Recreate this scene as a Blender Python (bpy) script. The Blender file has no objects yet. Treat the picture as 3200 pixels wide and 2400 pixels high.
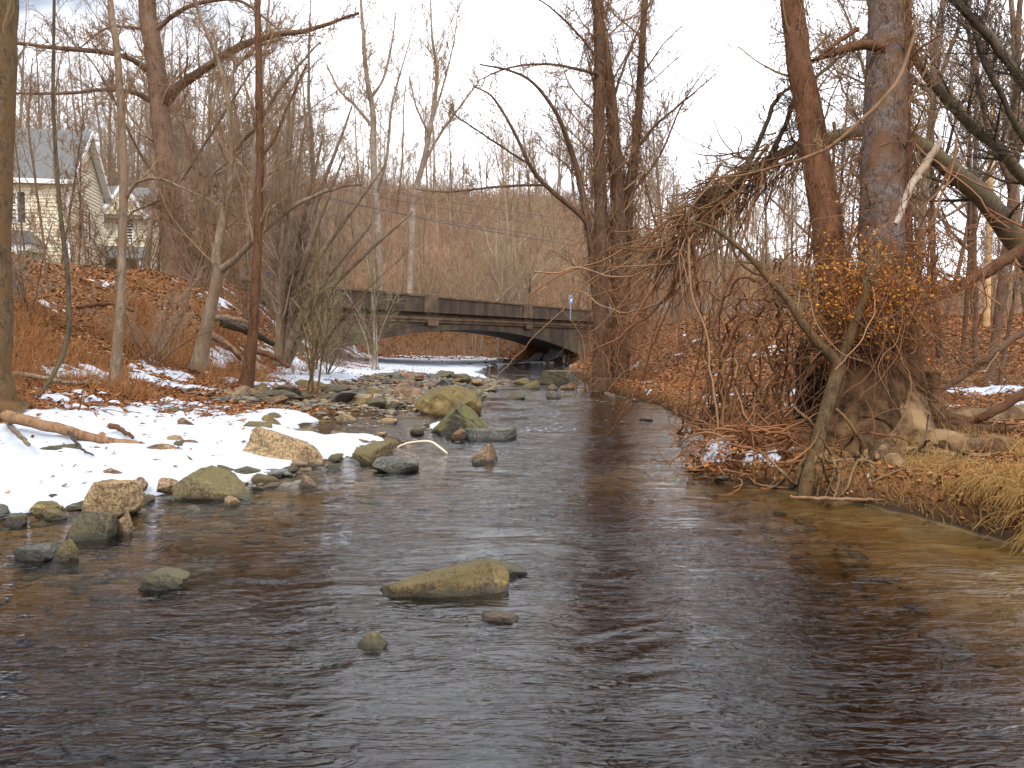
import bpy, math
import numpy as np
from mathutils import Vector, Matrix, Euler
R = math.radians
scene = bpy.context.scene
COL = scene.collection

# ------------------------------------------------------------------ camera, world, sun, exposure
F = 2587.0; CX, CY, HY = 1600.0, 1200.0, 1070.0
CAMH = 1.5
PITCH = math.atan((CY - HY) / F)
cam_d = bpy.data.cameras.new('camera'); cam = bpy.data.objects.new('camera', cam_d); COL.objects.link(cam)
cam_d.sensor_width = 36.0; cam_d.lens = 36.0 * F / 3200.0
cam_d.clip_start = 0.05; cam_d.clip_end = 3000.0
cam.location = (0, 0, CAMH); cam.rotation_euler = (math.pi / 2 - PITCH, 0, 0)
scene.camera = cam
SUN_EL, SUN_AZ = R(48), R(205)          # azimuth from +Y, clockwise: behind the camera, slightly to the left
w = bpy.data.worlds.new('World'); scene.world = w; w.use_nodes = True
nt = w.node_tree; nt.nodes.clear()
wo = nt.nodes.new('ShaderNodeOutputWorld'); bg = nt.nodes.new('ShaderNodeBackground')
sky = nt.nodes.new('ShaderNodeTexSky'); sky.sky_type = 'NISHITA'; sky.sun_disc = False
sky.sun_elevation = SUN_EL; sky.sun_rotation = SUN_AZ
tc = nt.nodes.new('ShaderNodeTexCoord'); mp = nt.nodes.new('ShaderNodeMapping'); mp.inputs['Scale'].default_value = (1.2, 1.2, 3.2)
mp.inputs['Location'].default_value = (0.35, 0.1, 0.0)
nz = nt.nodes.new('ShaderNodeTexNoise'); nz.inputs['Scale'].default_value = 1.6; nz.inputs['Detail'].default_value = 7; nz.inputs['Roughness'].default_value = 0.55
cr = nt.nodes.new('ShaderNodeValToRGB'); cr.color_ramp.elements[0].position = 0.12; cr.color_ramp.elements[1].position = 0.32
mx = nt.nodes.new('ShaderNodeMix'); mx.data_type = 'RGBA'; mx.inputs[7].default_value = (26.0, 26.6, 28.2, 1)
nt.links.new(tc.outputs['Generated'], mp.inputs['Vector']); nt.links.new(mp.outputs[0], nz.inputs['Vector'])
sx_ = nt.nodes.new('ShaderNodeSeparateXYZ'); nt.links.new(tc.outputs['Generated'], sx_.inputs[0])
ma = nt.nodes.new('ShaderNodeMath'); ma.operation = 'MULTIPLY_ADD'; ma.inputs[1].default_value = 0.72; nt.links.new(sx_.outputs['X'], ma.inputs[0]); nt.links.new(nz.outputs['Fac'], ma.inputs[2])
nt.links.new(ma.outputs[0], cr.inputs[0]); nt.links.new(cr.outputs[0], mx.inputs[0])
nt.links.new(sky.outputs[0], mx.inputs[6]); nt.links.new(mx.outputs[2], bg.inputs[0]); bg.inputs[1].default_value = 0.10
nt.links.new(bg.outputs[0], wo.inputs[0])
sd = bpy.data.lights.new('sun', 'SUN'); sd.energy = 3.1; sd.angle = R(10); sd.color = (1.0, 0.95, 0.88)
sun = bpy.data.objects.new('sun', sd); COL.objects.link(sun)
sdir = Vector((math.sin(SUN_AZ) * math.cos(SUN_EL), math.cos(SUN_AZ) * math.cos(SUN_EL), math.sin(SUN_EL)))
sun.rotation_euler = sdir.to_track_quat('Z', 'Y').to_euler()
vs = scene.view_settings; vs.view_transform = 'Standard'; vs.look = 'None'; vs.exposure = -0.2; vs.gamma = 1.0
scene.cycles.max_bounces = 6; scene.cycles.diffuse_bounces = 2; scene.cycles.glossy_bounces = 3
scene.cycles.transparent_max_bounces = 8; scene.cycles.transmission_bounces = 3
scene.cycles.volume_bounces = 0; scene.cycles.use_denoising = True
scene.cycles.caustics_reflective = False; scene.cycles.caustics_refractive = False

# ------------------------------------------------------------------ helpers
def PX(px, py, d):
    """World point seen at photo pixel (px, py) at distance d along +Y."""
    cp, sp = math.cos(PITCH), math.sin(PITCH)
    u = (px - CX) / F; v = (CY - py) / F
    y = cp + v * sp; z = -sp + v * cp
    s = d / y
    return np.array([u * s, d, CAMH + z * s])
def GD(py, z=0.0):
    """Distance at which pixel row py meets height z."""
    cp, sp = math.cos(PITCH), math.sin(PITCH)
    v = (CY - py) / F
    return (z - CAMH) * (cp + v * sp) / (-sp + v * cp)

def hsh(i, j, s):
    v = np.sin(i * 127.1 + j * 311.7 + s * 74.7) * 43758.5453
    return v - np.floor(v)
def vn(x, y, s=0):
    xi, yi = np.floor(x), np.floor(y); fx, fy = x - xi, y - yi
    fx = fx * fx * (3 - 2 * fx); fy = fy * fy * (3 - 2 * fy)
    a, b, c, d = hsh(xi, yi, s), hsh(xi + 1, yi, s), hsh(xi, yi + 1, s), hsh(xi + 1, yi + 1, s)
    return (a + (b - a) * fx) * (1 - fy) + (c + (d - c) * fx) * fy
def fbm(x, y, s=0, o=4):
    x = np.asarray(x, float); y = np.asarray(y, float)
    t = 0; a = 0.5; n = 0
    for k in range(o):
        t = t + a * vn(x * 2**k + 13.7 * k, y * 2**k - 7.3 * k, s + k); n += a; a *= 0.5
    return t / n * 2 - 1
def sst(v, a=0.0, b=1.0):
    t = np.clip((v - a) / (b - a), 0, 1); return t * t * (3 - 2 * t)

def mesh_np(name, V, Fq, smooth=True, tri=False):
    me = bpy.data.meshes.new(name)
    V = np.ascontiguousarray(V, np.float32); Fq = np.ascontiguousarray(Fq, np.int32)
    k = Fq.shape[1]
    me.vertices.add(len(V)); me.vertices.foreach_set('co', V.ravel())
    me.loops.add(Fq.size); me.loops.foreach_set('vertex_index', Fq.ravel())
    me.polygons.add(len(Fq)); me.polygons.foreach_set('loop_start', np.arange(0, Fq.size, k, dtype=np.int32))
    me.polygons.foreach_set('use_smooth', np.full(len(Fq), smooth, dtype=bool))
    me.update(calc_edges=True); me.validate()
    return me
def link(name, me, mat=None, parent=None, loc=None):
    o = bpy.data.objects.new(name, me); COL.objects.link(o)
    if mat is not None and me is not None and len(me.materials) == 0: me.materials.append(mat)
    if parent is not None: o.parent = parent
    if loc is not None: o.location = tuple(float(v) for v in loc)
    return o
def tag(o, label=None, cat=None, group=None, kind=None):
    if label: o['label'] = label
    if cat: o['category'] = cat
    if group: o['group'] = group
    if kind: o['kind'] = kind
    return o
def empty(name, loc, label, cat, group=None, rz=0.0):
    o = bpy.data.objects.new(name, None); COL.objects.link(o); o.location = tuple(float(v) for v in loc); o.rotation_euler = (0, 0, rz)
    o.empty_display_size = 0.2
    return tag(o, label, cat, group)

# ---- tubes
def tube_geo(P, Rr, n):
    N, K, _ = P.shape
    T = np.gradient(P, axis=1); T /= np.linalg.norm(T, axis=2, keepdims=True) + 1e-9
    m = T.mean(axis=1); m /= np.linalg.norm(m, axis=1, keepdims=True) + 1e-9
    ref = np.zeros((N, 3)); ref[np.arange(N), np.abs(m).argmin(axis=1)] = 1
    U = np.cross(T, ref[:, None, :]); U /= np.linalg.norm(U, axis=2, keepdims=True) + 1e-9
    W = np.cross(T, U)
    a = np.arange(n) * 2 * np.pi / n
    V = P[:, :, None, :] + Rr[:, :, None, None] * (U[:, :, None, :] * np.cos(a)[None, None, :, None] + W[:, :, None, :] * np.sin(a)[None, None, :, None])
    idx = np.arange(N * K * n).reshape(N, K, n)
    q = np.stack([idx[:, :-1, :], np.roll(idx, -1, 2)[:, :-1, :], np.roll(idx, -1, 2)[:, 1:, :], idx[:, 1:, :]], -1).reshape(-1, 4)
    return V.reshape(-1, 3), q
class TS:
    def __init__(s): s.V = []; s.F = []; s.n = 0
    def add(s, P, Rr, n=3):
        if len(P) == 0: return s
        V, q = tube_geo(np.asarray(P, float), np.asarray(Rr, float), n); s.V.append(V); s.F.append(q + s.n); s.n += len(V); return s
    def raw(s, V, q): s.V.append(V); s.F.append(np.asarray(q) + s.n); s.n += len(V); return s
    def mesh(s, name, off=None):
        V = np.concatenate(s.V)
        if off is not None: V = V - np.asarray(off)
        return mesh_np(name, V, np.concatenate(s.F))
def resample(pts, rad, K, wob=0.0, rng=None):
    pts = np.asarray(pts, float); rad = np.asarray(rad, float)
    # Catmull-Rom through pts
    n = len(pts); ext = np.vstack([2 * pts[0] - pts[1], pts, 2 * pts[-1] - pts[-2]])
    t = np.linspace(0, n - 1, K); i = np.minimum(t.astype(int), n - 2); f = (t - i)[:, None]
    p0, p1, p2, p3 = ext[i], ext[i + 1], ext[i + 2], ext[i + 3]
    q = 0.5 * ((2 * p1) + (-p0 + p2) * f + (2 * p0 - 5 * p1 + 4 * p2 - p3) * f**2 + (-p0 + 3 * p1 - 3 * p2 + p3) * f**3)
    r = np.interp(t, np.arange(n), rad)
    if wob and rng is not None:
        nse = rng.normal(size=(K, 3)); nse[1:-1] = (nse[:-2] + 2 * nse[1:-1] + nse[2:]) / 4
        q = q + nse * wob
    return q, r
def nrm(v): return v / (np.linalg.norm(v, axis=-1, keepdims=True) + 1e-9)
def walk(P0, D0, L, K, rng, up=0.0, wob=0.15):
    N = len(P0); P = np.zeros((N, K, 3)); P[:, 0] = P0; d = nrm(D0)
    upv = np.asarray(up, float)
    if upv.ndim == 0: upv = np.array([0, 0, float(upv)])
    st = (L / (K - 1))[:, None]
    curl = rng.normal(size=(N, 3)) * wob * 0.5
    for k in range(1, K):
        d = nrm(d + upv + rng.normal(size=(N, 3)) * wob + curl)
        P[:, k] = P[:, k - 1] + d * st
    return P
def grow(P, Rr, m, rng, t0=0.2, t1=0.98, lenf=0.5, ang=50, K=8, up=0.06, wob=0.15, rf=0.6, tip=0.15, rmin=0.003, lmin=0.0, rmax=9.0):
    N, Kp, _ = P.shape
    if N == 0: return np.zeros((0, K, 3)), np.zeros((0, K))
    Lp = np.linalg.norm(np.diff(P, axis=1), axis=2).sum(1)
    t = t0 + (t1 - t0) * ((np.arange(m)[None, :] + rng.random((N, m))) / m)
    x = t * (Kp - 1); i = np.minimum(x.astype(int), Kp - 2); f = (x - i)[..., None]; r_ = np.arange(N)[:, None]
    A, B = P[r_, i], P[r_, i + 1]; pos = A + (B - A) * f
    T = nrm(B - A); rad = Rr[r_, i] * (1 - f[..., 0]) + Rr[r_, i + 1] * f[..., 0]
    rnd = rng.normal(size=T.shape); perp = nrm(np.cross(T, rnd))
    an = R(ang) * (0.7 + 0.6 * rng.random(t.shape))[..., None]
    D = T * np.cos(an) + perp * np.sin(an)
    L = np.maximum(lenf * Lp[:, None] * (1.15 - 0.75 * t) * (0.5 + 0.8 * rng.random(t.shape)), lmin)
    r0 = np.minimum(np.clip(rad * rf * (0.6 + 0.5 * rng.random(t.shape)), rmin, rmax), np.maximum(rad, rmin))
    pos, D, L, r0 = pos.reshape(-1, 3), D.reshape(-1, 3), L.ravel(), r0.ravel()
    if N > 12:
        kp = rng.random(len(L)) < np.clip(np.repeat(Lp, m) / np.quantile(Lp, .72), .12, 1) ** 1.3; pos, D, L, r0 = pos[kp], D[kp], L[kp], r0[kp]
    C = walk(pos, D, L, K, rng, up, wob)
    s = np.linspace(0, 1, K)[None, :]
    CR = np.maximum(r0[:, None] * (1 - (1 - tip) * s), rmin * 0.7)
    return C, CR

# ------------------------------------------------------------------ materials
def newmat(name):
    m = bpy.data.materials.new(name); m.use_nodes = True; nt = m.node_tree; nt.nodes.clear()
    out = nt.nodes.new('ShaderNodeOutputMaterial'); b = nt.nodes.new('ShaderNodeBsdfPrincipled')
    nt.links.new(b.outputs[0], out.inputs[0]); return m, nt, b, out
def N(nt, t, **kw):
    n = nt.nodes.new('ShaderNode' + t)
    for k, v in kw.items():
        if k in n.inputs: n.inputs[k].default_value = v
        else: setattr(n, k, v)
    return n
def ramp(nt, stops, fac=None):
    r = nt.nodes.new('ShaderNodeValToRGB'); e = r.color_ramp.elements
    while len(e) < len(stops): e.new(0.5)
    for k, (p, c) in enumerate(stops): e[k].position = p; e[k].color = (*c, 1)
    if fac is not None: nt.links.new(fac, r.inputs[0])
    return r
def mixc(nt, fac, a, b, mode='MIX'):
    m = nt.nodes.new('ShaderNodeMix'); m.data_type = 'RGBA'; m.blend_type = mode
    for s, v in ((0, fac), (6, a), (7, b)):
        if hasattr(v, 'links'): nt.links.new(v, m.inputs[s])
        elif isinstance(v, (tuple, list)): m.inputs[s].default_value = (*v, 1)
        else: m.inputs[s].default_value = v
    return m.outputs[2]
def bark(name, c1, c2, c3=None, scale=9.0, bump=0.6, zs=0.25, rough=0.9):
    m, nt, b, out = newmat(name)
    tc = N(nt, 'TexCoord'); oi = N(nt, 'ObjectInfo')
    mp = N(nt, 'Mapping'); mp.inputs['Scale'].default_value = (1, 1, zs); nt.links.new(tc.outputs['Object'], mp.inputs[0])
    n1 = N(nt, 'TexNoise', Scale=scale, Detail=7.0, Roughness=0.65); nt.links.new(mp.outputs[0], n1.inputs['Vector'])
    n2 = N(nt, 'TexNoise', Scale=scale * 0.22, Detail=4.0); nt.links.new(tc.outputs['Object'], n2.inputs['Vector'])
    n3 = N(nt, 'TexNoise', Scale=scale * 4.5, Detail=5.0, Roughness=0.7); nt.links.new(mp.outputs[0], n3.inputs['Vector'])
    av = N(nt, 'Math', operation='ADD'); nt.links.new(n1.outputs['Fac'], av.inputs[0]); nt.links.new(n3.outputs['Fac'], av.inputs[1])
    hv = N(nt, 'Math', operation='MULTIPLY'); nt.links.new(av.outputs[0], hv.inputs[0]); hv.inputs[1].default_value = 0.5
    r1 = ramp(nt, [(0.40, c1), (0.58, c2)], hv.outputs[0])
    r2 = ramp(nt, [(0.45, (0, 0, 0)), (0.62, (1, 1, 1))], n2.outputs['Fac'])
    col = mixc(nt, r2.outputs[0], r1.outputs[0], c3 or tuple(v * 1.5 for v in c2))
    hs = N(nt, 'HueSaturation'); nt.links.new(col, hs.inputs['Color'])
    mr = N(nt, 'MapRange'); mr.inputs[3].default_value = 0.75; mr.inputs[4].default_value = 1.25
    nt.links.new(oi.outputs['Random'], mr.inputs[0]); nt.links.new(mr.outputs[0], hs.inputs['Value'])
    nt.links.new(hs.outputs[0], b.inputs['Base Color']); b.inputs['Roughness'].default_value = rough
    b.inputs['Specular IOR Level'].default_value = 0.2
    if bump:
        bp = N(nt, 'Bump', Strength=bump, Distance=0.03); nt.links.new(hv.outputs[0], bp.inputs['Height']); nt.links.new(bp.outputs[0], b.inputs['Normal'])
    return m
def flat(name, c, rough=0.6, metal=0.0, var=0.12, scale=6.0):
    m, nt, b, out = newmat(name)
    tc = N(nt, 'TexCoord'); n1 = N(nt, 'TexNoise', Scale=scale, Detail=5.0); nt.links.new(tc.outputs['Object'], n1.inputs['Vector'])
    r1 = ramp(nt, [(0.3, tuple(v * (1 - var) for v in c)), (0.7, tuple(min(1, v * (1 + var)) for v in c))], n1.outputs['Fac'])
    nt.links.new(r1.outputs[0], b.inputs['Base Color']); b.inputs['Roughness'].default_value = rough; b.inputs['Metallic'].default_value = metal
    return m
def twigmat(name, cols, rough=0.9):
    m, nt, b, out = newmat(name)
    g = N(nt, 'NewGeometry'); r1 = ramp(nt, [(k / max(1, len(cols) - 1), c) for k, c in enumerate(cols)], g.outputs['Random Per Island'])
    nt.links.new(r1.outputs[0], b.inputs['Base Color']); b.inputs['Roughness'].default_value = rough; b.inputs['Specular IOR Level'].default_value = 0.15
    return m
M = {}
M['bark_brown'] = bark('bark_brown', (0.055, 0.030, 0.02), (0.19, 0.11, 0.068), (0.16, 0.10, 0.065), scale=12, bump=1.0)
M['bark_red'] = bark('bark_red', (0.04, 0.016, 0.008), (0.19, 0.088, 0.043), (0.14, 0.068, 0.036), scale=14, bump=1.0)
M['bark_grey'] = bark('bark_grey', (0.075, 0.052, 0.034), (0.26, 0.195, 0.13), (0.17, 0.11, 0.065), scale=14)
M['bark_olive'] = bark('bark_olive', (0.045, 0.027, 0.012), (0.155, 0.10, 0.05), (0.14, 0.075, 0.03), scale=16, zs=0.5)
M['bark_scaly'] = bark('bark_scaly', (0.05, 0.035, 0.03), (0.27, 0.215, 0.19), (0.19, 0.105, 0.06), scale=20, zs=0.7, bump=1.0)
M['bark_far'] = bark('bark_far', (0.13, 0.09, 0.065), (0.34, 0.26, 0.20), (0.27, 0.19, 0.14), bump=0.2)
M['bark_sycamore'] = bark('bark_sycamore', (0.16, 0.12, 0.09), (0.40, 0.33, 0.26), (0.24, 0.17, 0.12), scale=5, bump=0.2, zs=0.6)
M['bark_pale'] = bark('bark_pale', (0.20, 0.155, 0.12), (0.56, 0.50, 0.42), (0.26, 0.19, 0.13), scale=5, bump=0.2, zs=0.6)
M['bark_dark'] = bark('bark_dark', (0.035, 0.026, 0.018), (0.11, 0.08, 0.055), (0.09, 0.075, 0.035))
M['bark_root'] = bark('bark_root', (0.02, 0.009, 0.004), (0.115, 0.06, 0.026), (0.16, 0.09, 0.042), scale=18, bump=1.0)
M['root_light'] = bark('root_light', (0.03, 0.016, 0.008), (0.17, 0.098, 0.046), (0.27, 0.175, 0.09), scale=14, bump=1.0)
M['bark_log'] = bark('bark_log', (0.09, 0.045, 0.022), (0.26, 0.15, 0.08), (0.22, 0.13, 0.07), scale=12)
M['charred'] = bark('charred', (0.012, 0.01, 0.009), (0.05, 0.035, 0.026), (0.09, 0.05, 0.03))
M['twig_brown'] = twigmat('twig_brown', [(0.14, 0.08, 0.042), (0.27, 0.17, 0.095), (0.20, 0.12, 0.065)])
M['twig_grey'] = twigmat('twig_grey', [(0.19, 0.13, 0.085), (0.32, 0.24, 0.17), (0.25, 0.175, 0.12)])
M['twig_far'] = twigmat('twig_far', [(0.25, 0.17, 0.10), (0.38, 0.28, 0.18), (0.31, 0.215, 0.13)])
M['twig_red'] = twigmat('twig_red', [(0.12, 0.046, 0.02), (0.28, 0.13, 0.06), (0.19, 0.082, 0.036)])
M['twig_vine'] = twigmat('twig_vine', [(0.085, 0.038, 0.018), (0.22, 0.11, 0.052), (0.14, 0.066, 0.030), (0.34, 0.20, 0.11)])
M['twig_olive'] = twigmat('twig_olive', [(0.15, 0.12, 0.06), (0.27, 0.22, 0.12), (0.19, 0.13, 0.07)])
M['twig_dark'] = twigmat('twig_dark', [(0.045, 0.035, 0.028), (0.09, 0.07, 0.05)])
M['brush'] = twigmat('brush', [(0.18, 0.098, 0.055), (0.34, 0.215, 0.135), (0.25, 0.142, 0.083), (0.44, 0.32, 0.22)])
M['grass_dead'] = twigmat('grass_dead', [(0.19, 0.075, 0.028), (0.36, 0.16, 0.062), (0.28, 0.12, 0.045), (0.42, 0.25, 0.11)])
M['straw'] = twigmat('straw', [(0.26, 0.125, 0.035), (0.50, 0.32, 0.11), (0.34, 0.17, 0.05), (0.42, 0.29, 0.12)])
M['leaf'] = twigmat('leaf', [(0.08, 0.026, 0.010), (0.27, 0.095, 0.027), (0.40, 0.155, 0.045), (0.15, 0.048, 0.016), (0.45, 0.25, 0.115), (0.20, 0.075, 0.026)], 0.7)
M['leaf_orange'] = twigmat('leaf_orange', [(0.42, 0.12, 0.015), (0.55, 0.21, 0.03), (0.28, 0.16, 0.03), (0.46, 0.15, 0.02)], 0.6)
M['stick_pale'] = bark('stick_pale', (0.55, 0.42, 0.27), (0.80, 0.66, 0.48), (0.7, 0.56, 0.4), scale=20, bump=0.1)
M['white_paint'] = flat('white_paint', (0.78, 0.78, 0.76), 0.5, var=0.05)
M['roof_grey'] = flat('roof_grey', (0.13, 0.13, 0.125), 0.9, var=0.25, scale=14)
M['roof_metal'] = flat('roof_metal', (0.07, 0.07, 0.08), 0.4, 0.3)
M['dark_panel'] = flat('dark_panel', (0.02, 0.022, 0.028), 0.7)
M['dark_wood'] = flat('door_wood', (0.10, 0.06, 0.045), 0.6)  # plain dark brown wood of the front door
M['pole_grey'] = flat('pole_grey', (0.22, 0.26, 0.32), 0.6)
M['pole_wood'] = flat('pole_wood', (0.52, 0.33, 0.15), 0.85, var=0.25, scale=3)
M['cable'] = flat('cable', (0.05, 0.05, 0.07), 0.6)
M['asphalt'] = flat('asphalt', (0.07, 0.07, 0.075), 0.9, var=0.3, scale=20)
def siding():
    m, nt, b, out = newmat('siding_cream')
    tc = N(nt, 'TexCoord'); n = N(nt, 'TexNoise', Scale=0.8, Detail=4.0); nt.links.new(tc.outputs['Object'], n.inputs['Vector'])
    r = ramp(nt, [(0.3, (0.68, 0.59, 0.41)), (0.7, (0.80, 0.71, 0.52))], n.outputs['Fac']); nt.links.new(r.outputs[0], b.inputs['Base Color']); b.inputs['Roughness'].default_value = 0.55
    return m
M['siding'] = siding()
m, nt_, b, o_ = newmat('window_glass'); b.inputs['Base Color'].default_value = (0.03, 0.035, 0.045, 1); b.inputs['Roughness'].default_value = 0.06; M['glass'] = m

def concrete():
    m, nt, b, out = newmat('old_concrete')
    tc = N(nt, 'TexCoord'); mp = N(nt, 'Mapping'); mp.inputs['Scale'].default_value = (1, 1, 0.25); nt.links.new(tc.outputs['Object'], mp.inputs[0])
    n1 = N(nt, 'TexNoise', Scale=1.3, Detail=8.0, Roughness=0.7); nt.links.new(mp.outputs[0], n1.inputs['Vector'])
    n2 = N(nt, 'TexNoise', Scale=7.0, Detail=6.0); nt.links.new(tc.outputs['Object'], n2.inputs['Vector'])
    n3 = N(nt, 'TexNoise', Scale=0.45, Detail=5.0); nt.links.new(tc.outputs['Object'], n3.inputs['Vector'])
    r1 = ramp(nt, [(0.42, (0.018, 0.012, 0.009)), (0.52, (0.07, 0.042, 0.026)), (0.64, (0.145, 0.088, 0.05))], n1.outputs['Fac'])
    c = mixc(nt, n2.outputs['Fac'], r1.outputs[0], (0.065, 0.038, 0.023))
    r3 = ramp(nt, [(0.52, (0, 0, 0)), (0.68, (0.6, 0.6, 0.6))], n3.outputs['Fac'])
    c = mixc(nt, r3.outputs[0], c, (0.13, 0.125, 0.05))
    nt.links.new(c, b.inputs['Base Color']); b.inputs['Roughness'].default_value = 0.92
    bp = N(nt, 'Bump', Strength=0.4, Distance=0.03); nt.links.new(n2.outputs['Fac'], bp.inputs['Height']); nt.links.new(bp.outputs[0], b.inputs['Normal'])
    return m
M['concrete'] = concrete()
M['concrete_light'] = flat('concrete_cap', (0.115, 0.07, 0.038), 0.9, var=0.5, scale=2.2)
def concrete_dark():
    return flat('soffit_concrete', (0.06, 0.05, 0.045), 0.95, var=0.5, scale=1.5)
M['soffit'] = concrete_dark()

def rockmat(name, c1, c2, c3, moss=None, scale=3.0, bands=False):
    m, nt, b, out = newmat(name)
    tc = N(nt, 'TexCoord'); oi = N(nt, 'ObjectInfo'); geo = N(nt, 'NewGeometry')
    add = N(nt, 'VectorMath', operation='ADD'); nt.links.new(tc.outputs['Object'], add.inputs[0])
    sc = N(nt, 'VectorMath', operation='SCALE'); sc.inputs[0].default_value = (31, 17, 23); nt.links.new(oi.outputs['Random'], sc.inputs['Scale']); nt.links.new(sc.outputs[0], add.inputs[1])
    n1 = N(nt, 'TexNoise', Scale=scale, Detail=8.0, Roughness=0.65); nt.links.new(add.outputs[0], n1.inputs['Vector'])
    n2 = N(nt, 'TexNoise', Scale=scale * 12, Detail=6.0, Roughness=0.7); nt.links.new(add.outputs[0], n2.inputs['Vector'])
    r1 = ramp(nt, [(0.34, c1), (0.52, c2), (0.68, c3)], n1.outputs['Fac'])
    r2 = ramp(nt, [(0.40, (0.25, 0.25, 0.25)), (0.60, (1.25, 1.22, 1.15))], n2.outputs['Fac'])
    c = mixc(nt, 0.85, r1.outputs[0], r2.outputs[0], 'MULTIPLY')
    if moss:
        sp = N(nt, 'SeparateXYZ'); nt.links.new(geo.outputs['Normal'], sp.inputs[0])
        n3 = N(nt, 'TexNoise', Scale=scale * 1.7, Detail=6.0); nt.links.new(add.outputs[0], n3.inputs['Vector'])
        ad = N(nt, 'Math', operation='MULTIPLY_ADD'); nt.links.new(sp.outputs['Z'], ad.inputs[0]); ad.inputs[1].default_value = 0.35; nt.links.new(n3.outputs['Fac'], ad.inputs[2])
        rm = ramp(nt, [(0.55, (0, 0, 0)), (0.75, (0.85, 0.85, 0.85))], ad.outputs[0]); c = mixc(nt, rm.outputs[0], c, moss)
    vc = N(nt, 'TexVoronoi', Scale=scale * 0.9); vc.feature = 'DISTANCE_TO_EDGE'; nw = N(nt, 'VectorMath', operation='SCALE'); nt.links.new(n1.outputs['Color'], nw.inputs[0]); nw.inputs['Scale'].default_value = 0.7
    av = N(nt, 'VectorMath', operation='ADD'); nt.links.new(add.outputs[0], av.inputs[0]); nt.links.new(nw.outputs[0], av.inputs[1]); nt.links.new(av.outputs[0], vc.inputs['Vector'])
    rc = ramp(nt, [(0.0, (0.25, 0.25, 0.25)), (0.035, (1, 1, 1))], vc.outputs['Distance']); c = mixc(nt, 0.8, c, rc.outputs[0], 'MULTIPLY')
    # wet band just above the water line
    sp2 = N(nt, 'SeparateXYZ'); nt.links.new(geo.outputs['Position'], sp2.inputs[0])
    wz = N(nt, 'MapRange'); wz.inputs[1].default_value = 0.02; wz.inputs[2].default_value = 0.07; wz.inputs[3].default_value = 0.75; wz.inputs[4].default_value = 0.0; nt.links.new(sp2.outputs['Z'], wz.inputs[0])
    cw = mixc(nt, wz.outputs[0], c, (0.02, 0.018, 0.012)); nt.links.new(cw, b.inputs['Base Color'])
    rr = N(nt, 'MapRange'); rr.inputs[1].default_value = 0.015; rr.inputs[2].default_value = 0.05; rr.inputs[3].default_value = 0.3; rr.inputs[4].default_value = 0.85; nt.links.new(sp2.outputs['Z'], rr.inputs[0]); nt.links.new(rr.outputs[0], b.inputs['Roughness'])
    bp = N(nt, 'Bump', Strength=1.0, Distance=0.03); nt.links.new(n2.outputs['Fac'], bp.inputs['Height']); nt.links.new(bp.outputs[0], b.inputs['Normal'])
    return m
M['r_tan'] = rockmat('rock_tan', (0.22, 0.14, 0.07), (0.42, 0.29, 0.15), (0.50, 0.38, 0.22))
M['r_yellow'] = rockmat('rock_yellow', (0.10, 0.07, 0.035), (0.31, 0.21, 0.075), (0.45, 0.33, 0.16), moss=(0.14, 0.105, 0.035), scale=4)
M['r_moss'] = rockmat('rock_moss', (0.10, 0.075, 0.04), (0.22, 0.17, 0.085), (0.32, 0.25, 0.13), moss=(0.13, 0.105, 0.035))
M['r_dark'] = rockmat('rock_dark', (0.05, 0.04, 0.028), (0.115, 0.092, 0.06), (0.18, 0.145, 0.09), moss=(0.11, 0.095, 0.045))
M['r_slate'] = rockmat('rock_slate', (0.07, 0.068, 0.06), (0.135, 0.13, 0.105), (0.22, 0.20, 0.15))
M['r_brown'] = rockmat('rock_brown', (0.11, 0.06, 0.035), (0.27, 0.165, 0.09), (0.38, 0.27, 0.17))
M['r_pyramid'] = rockmat('rock_black_moss', (0.028, 0.022, 0.016), (0.05, 0.04, 0.028), (0.09, 0.07, 0.045), moss=(0.13, 0.115, 0.03), scale=2.2)

def pebblemat():
    m, nt, b, out = newmat('pebbles')
    g = N(nt, 'NewGeometry'); r1 = ramp(nt, [(0, (0.08, 0.065, 0.045)), (0.2, (0.22, 0.14, 0.065)), (0.4, (0.12, 0.115, 0.10)), (0.6, (0.30, 0.21, 0.11)), (0.8, (0.06, 0.055, 0.05)), (1, (0.17, 0.15, 0.09))], g.outputs['Random Per Island'])
    tc = N(nt, 'TexCoord'); n2 = N(nt, 'TexNoise', Scale=25.0, Detail=5.0); nt.links.new(tc.outputs['Object'], n2.inputs['Vector'])
    r2 = ramp(nt, [(0.3, (0.45, 0.45, 0.45)), (0.7, (1.2, 1.2, 1.2))], n2.outputs['Fac'])
    c = mixc(nt, 0.8, r1.outputs[0], r2.outputs[0], 'MULTIPLY'); nt.links.new(c, b.inputs['Base Color']); b.inputs['Roughness'].default_value = 0.6
    return m
M['pebble'] = pebblemat()
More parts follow.
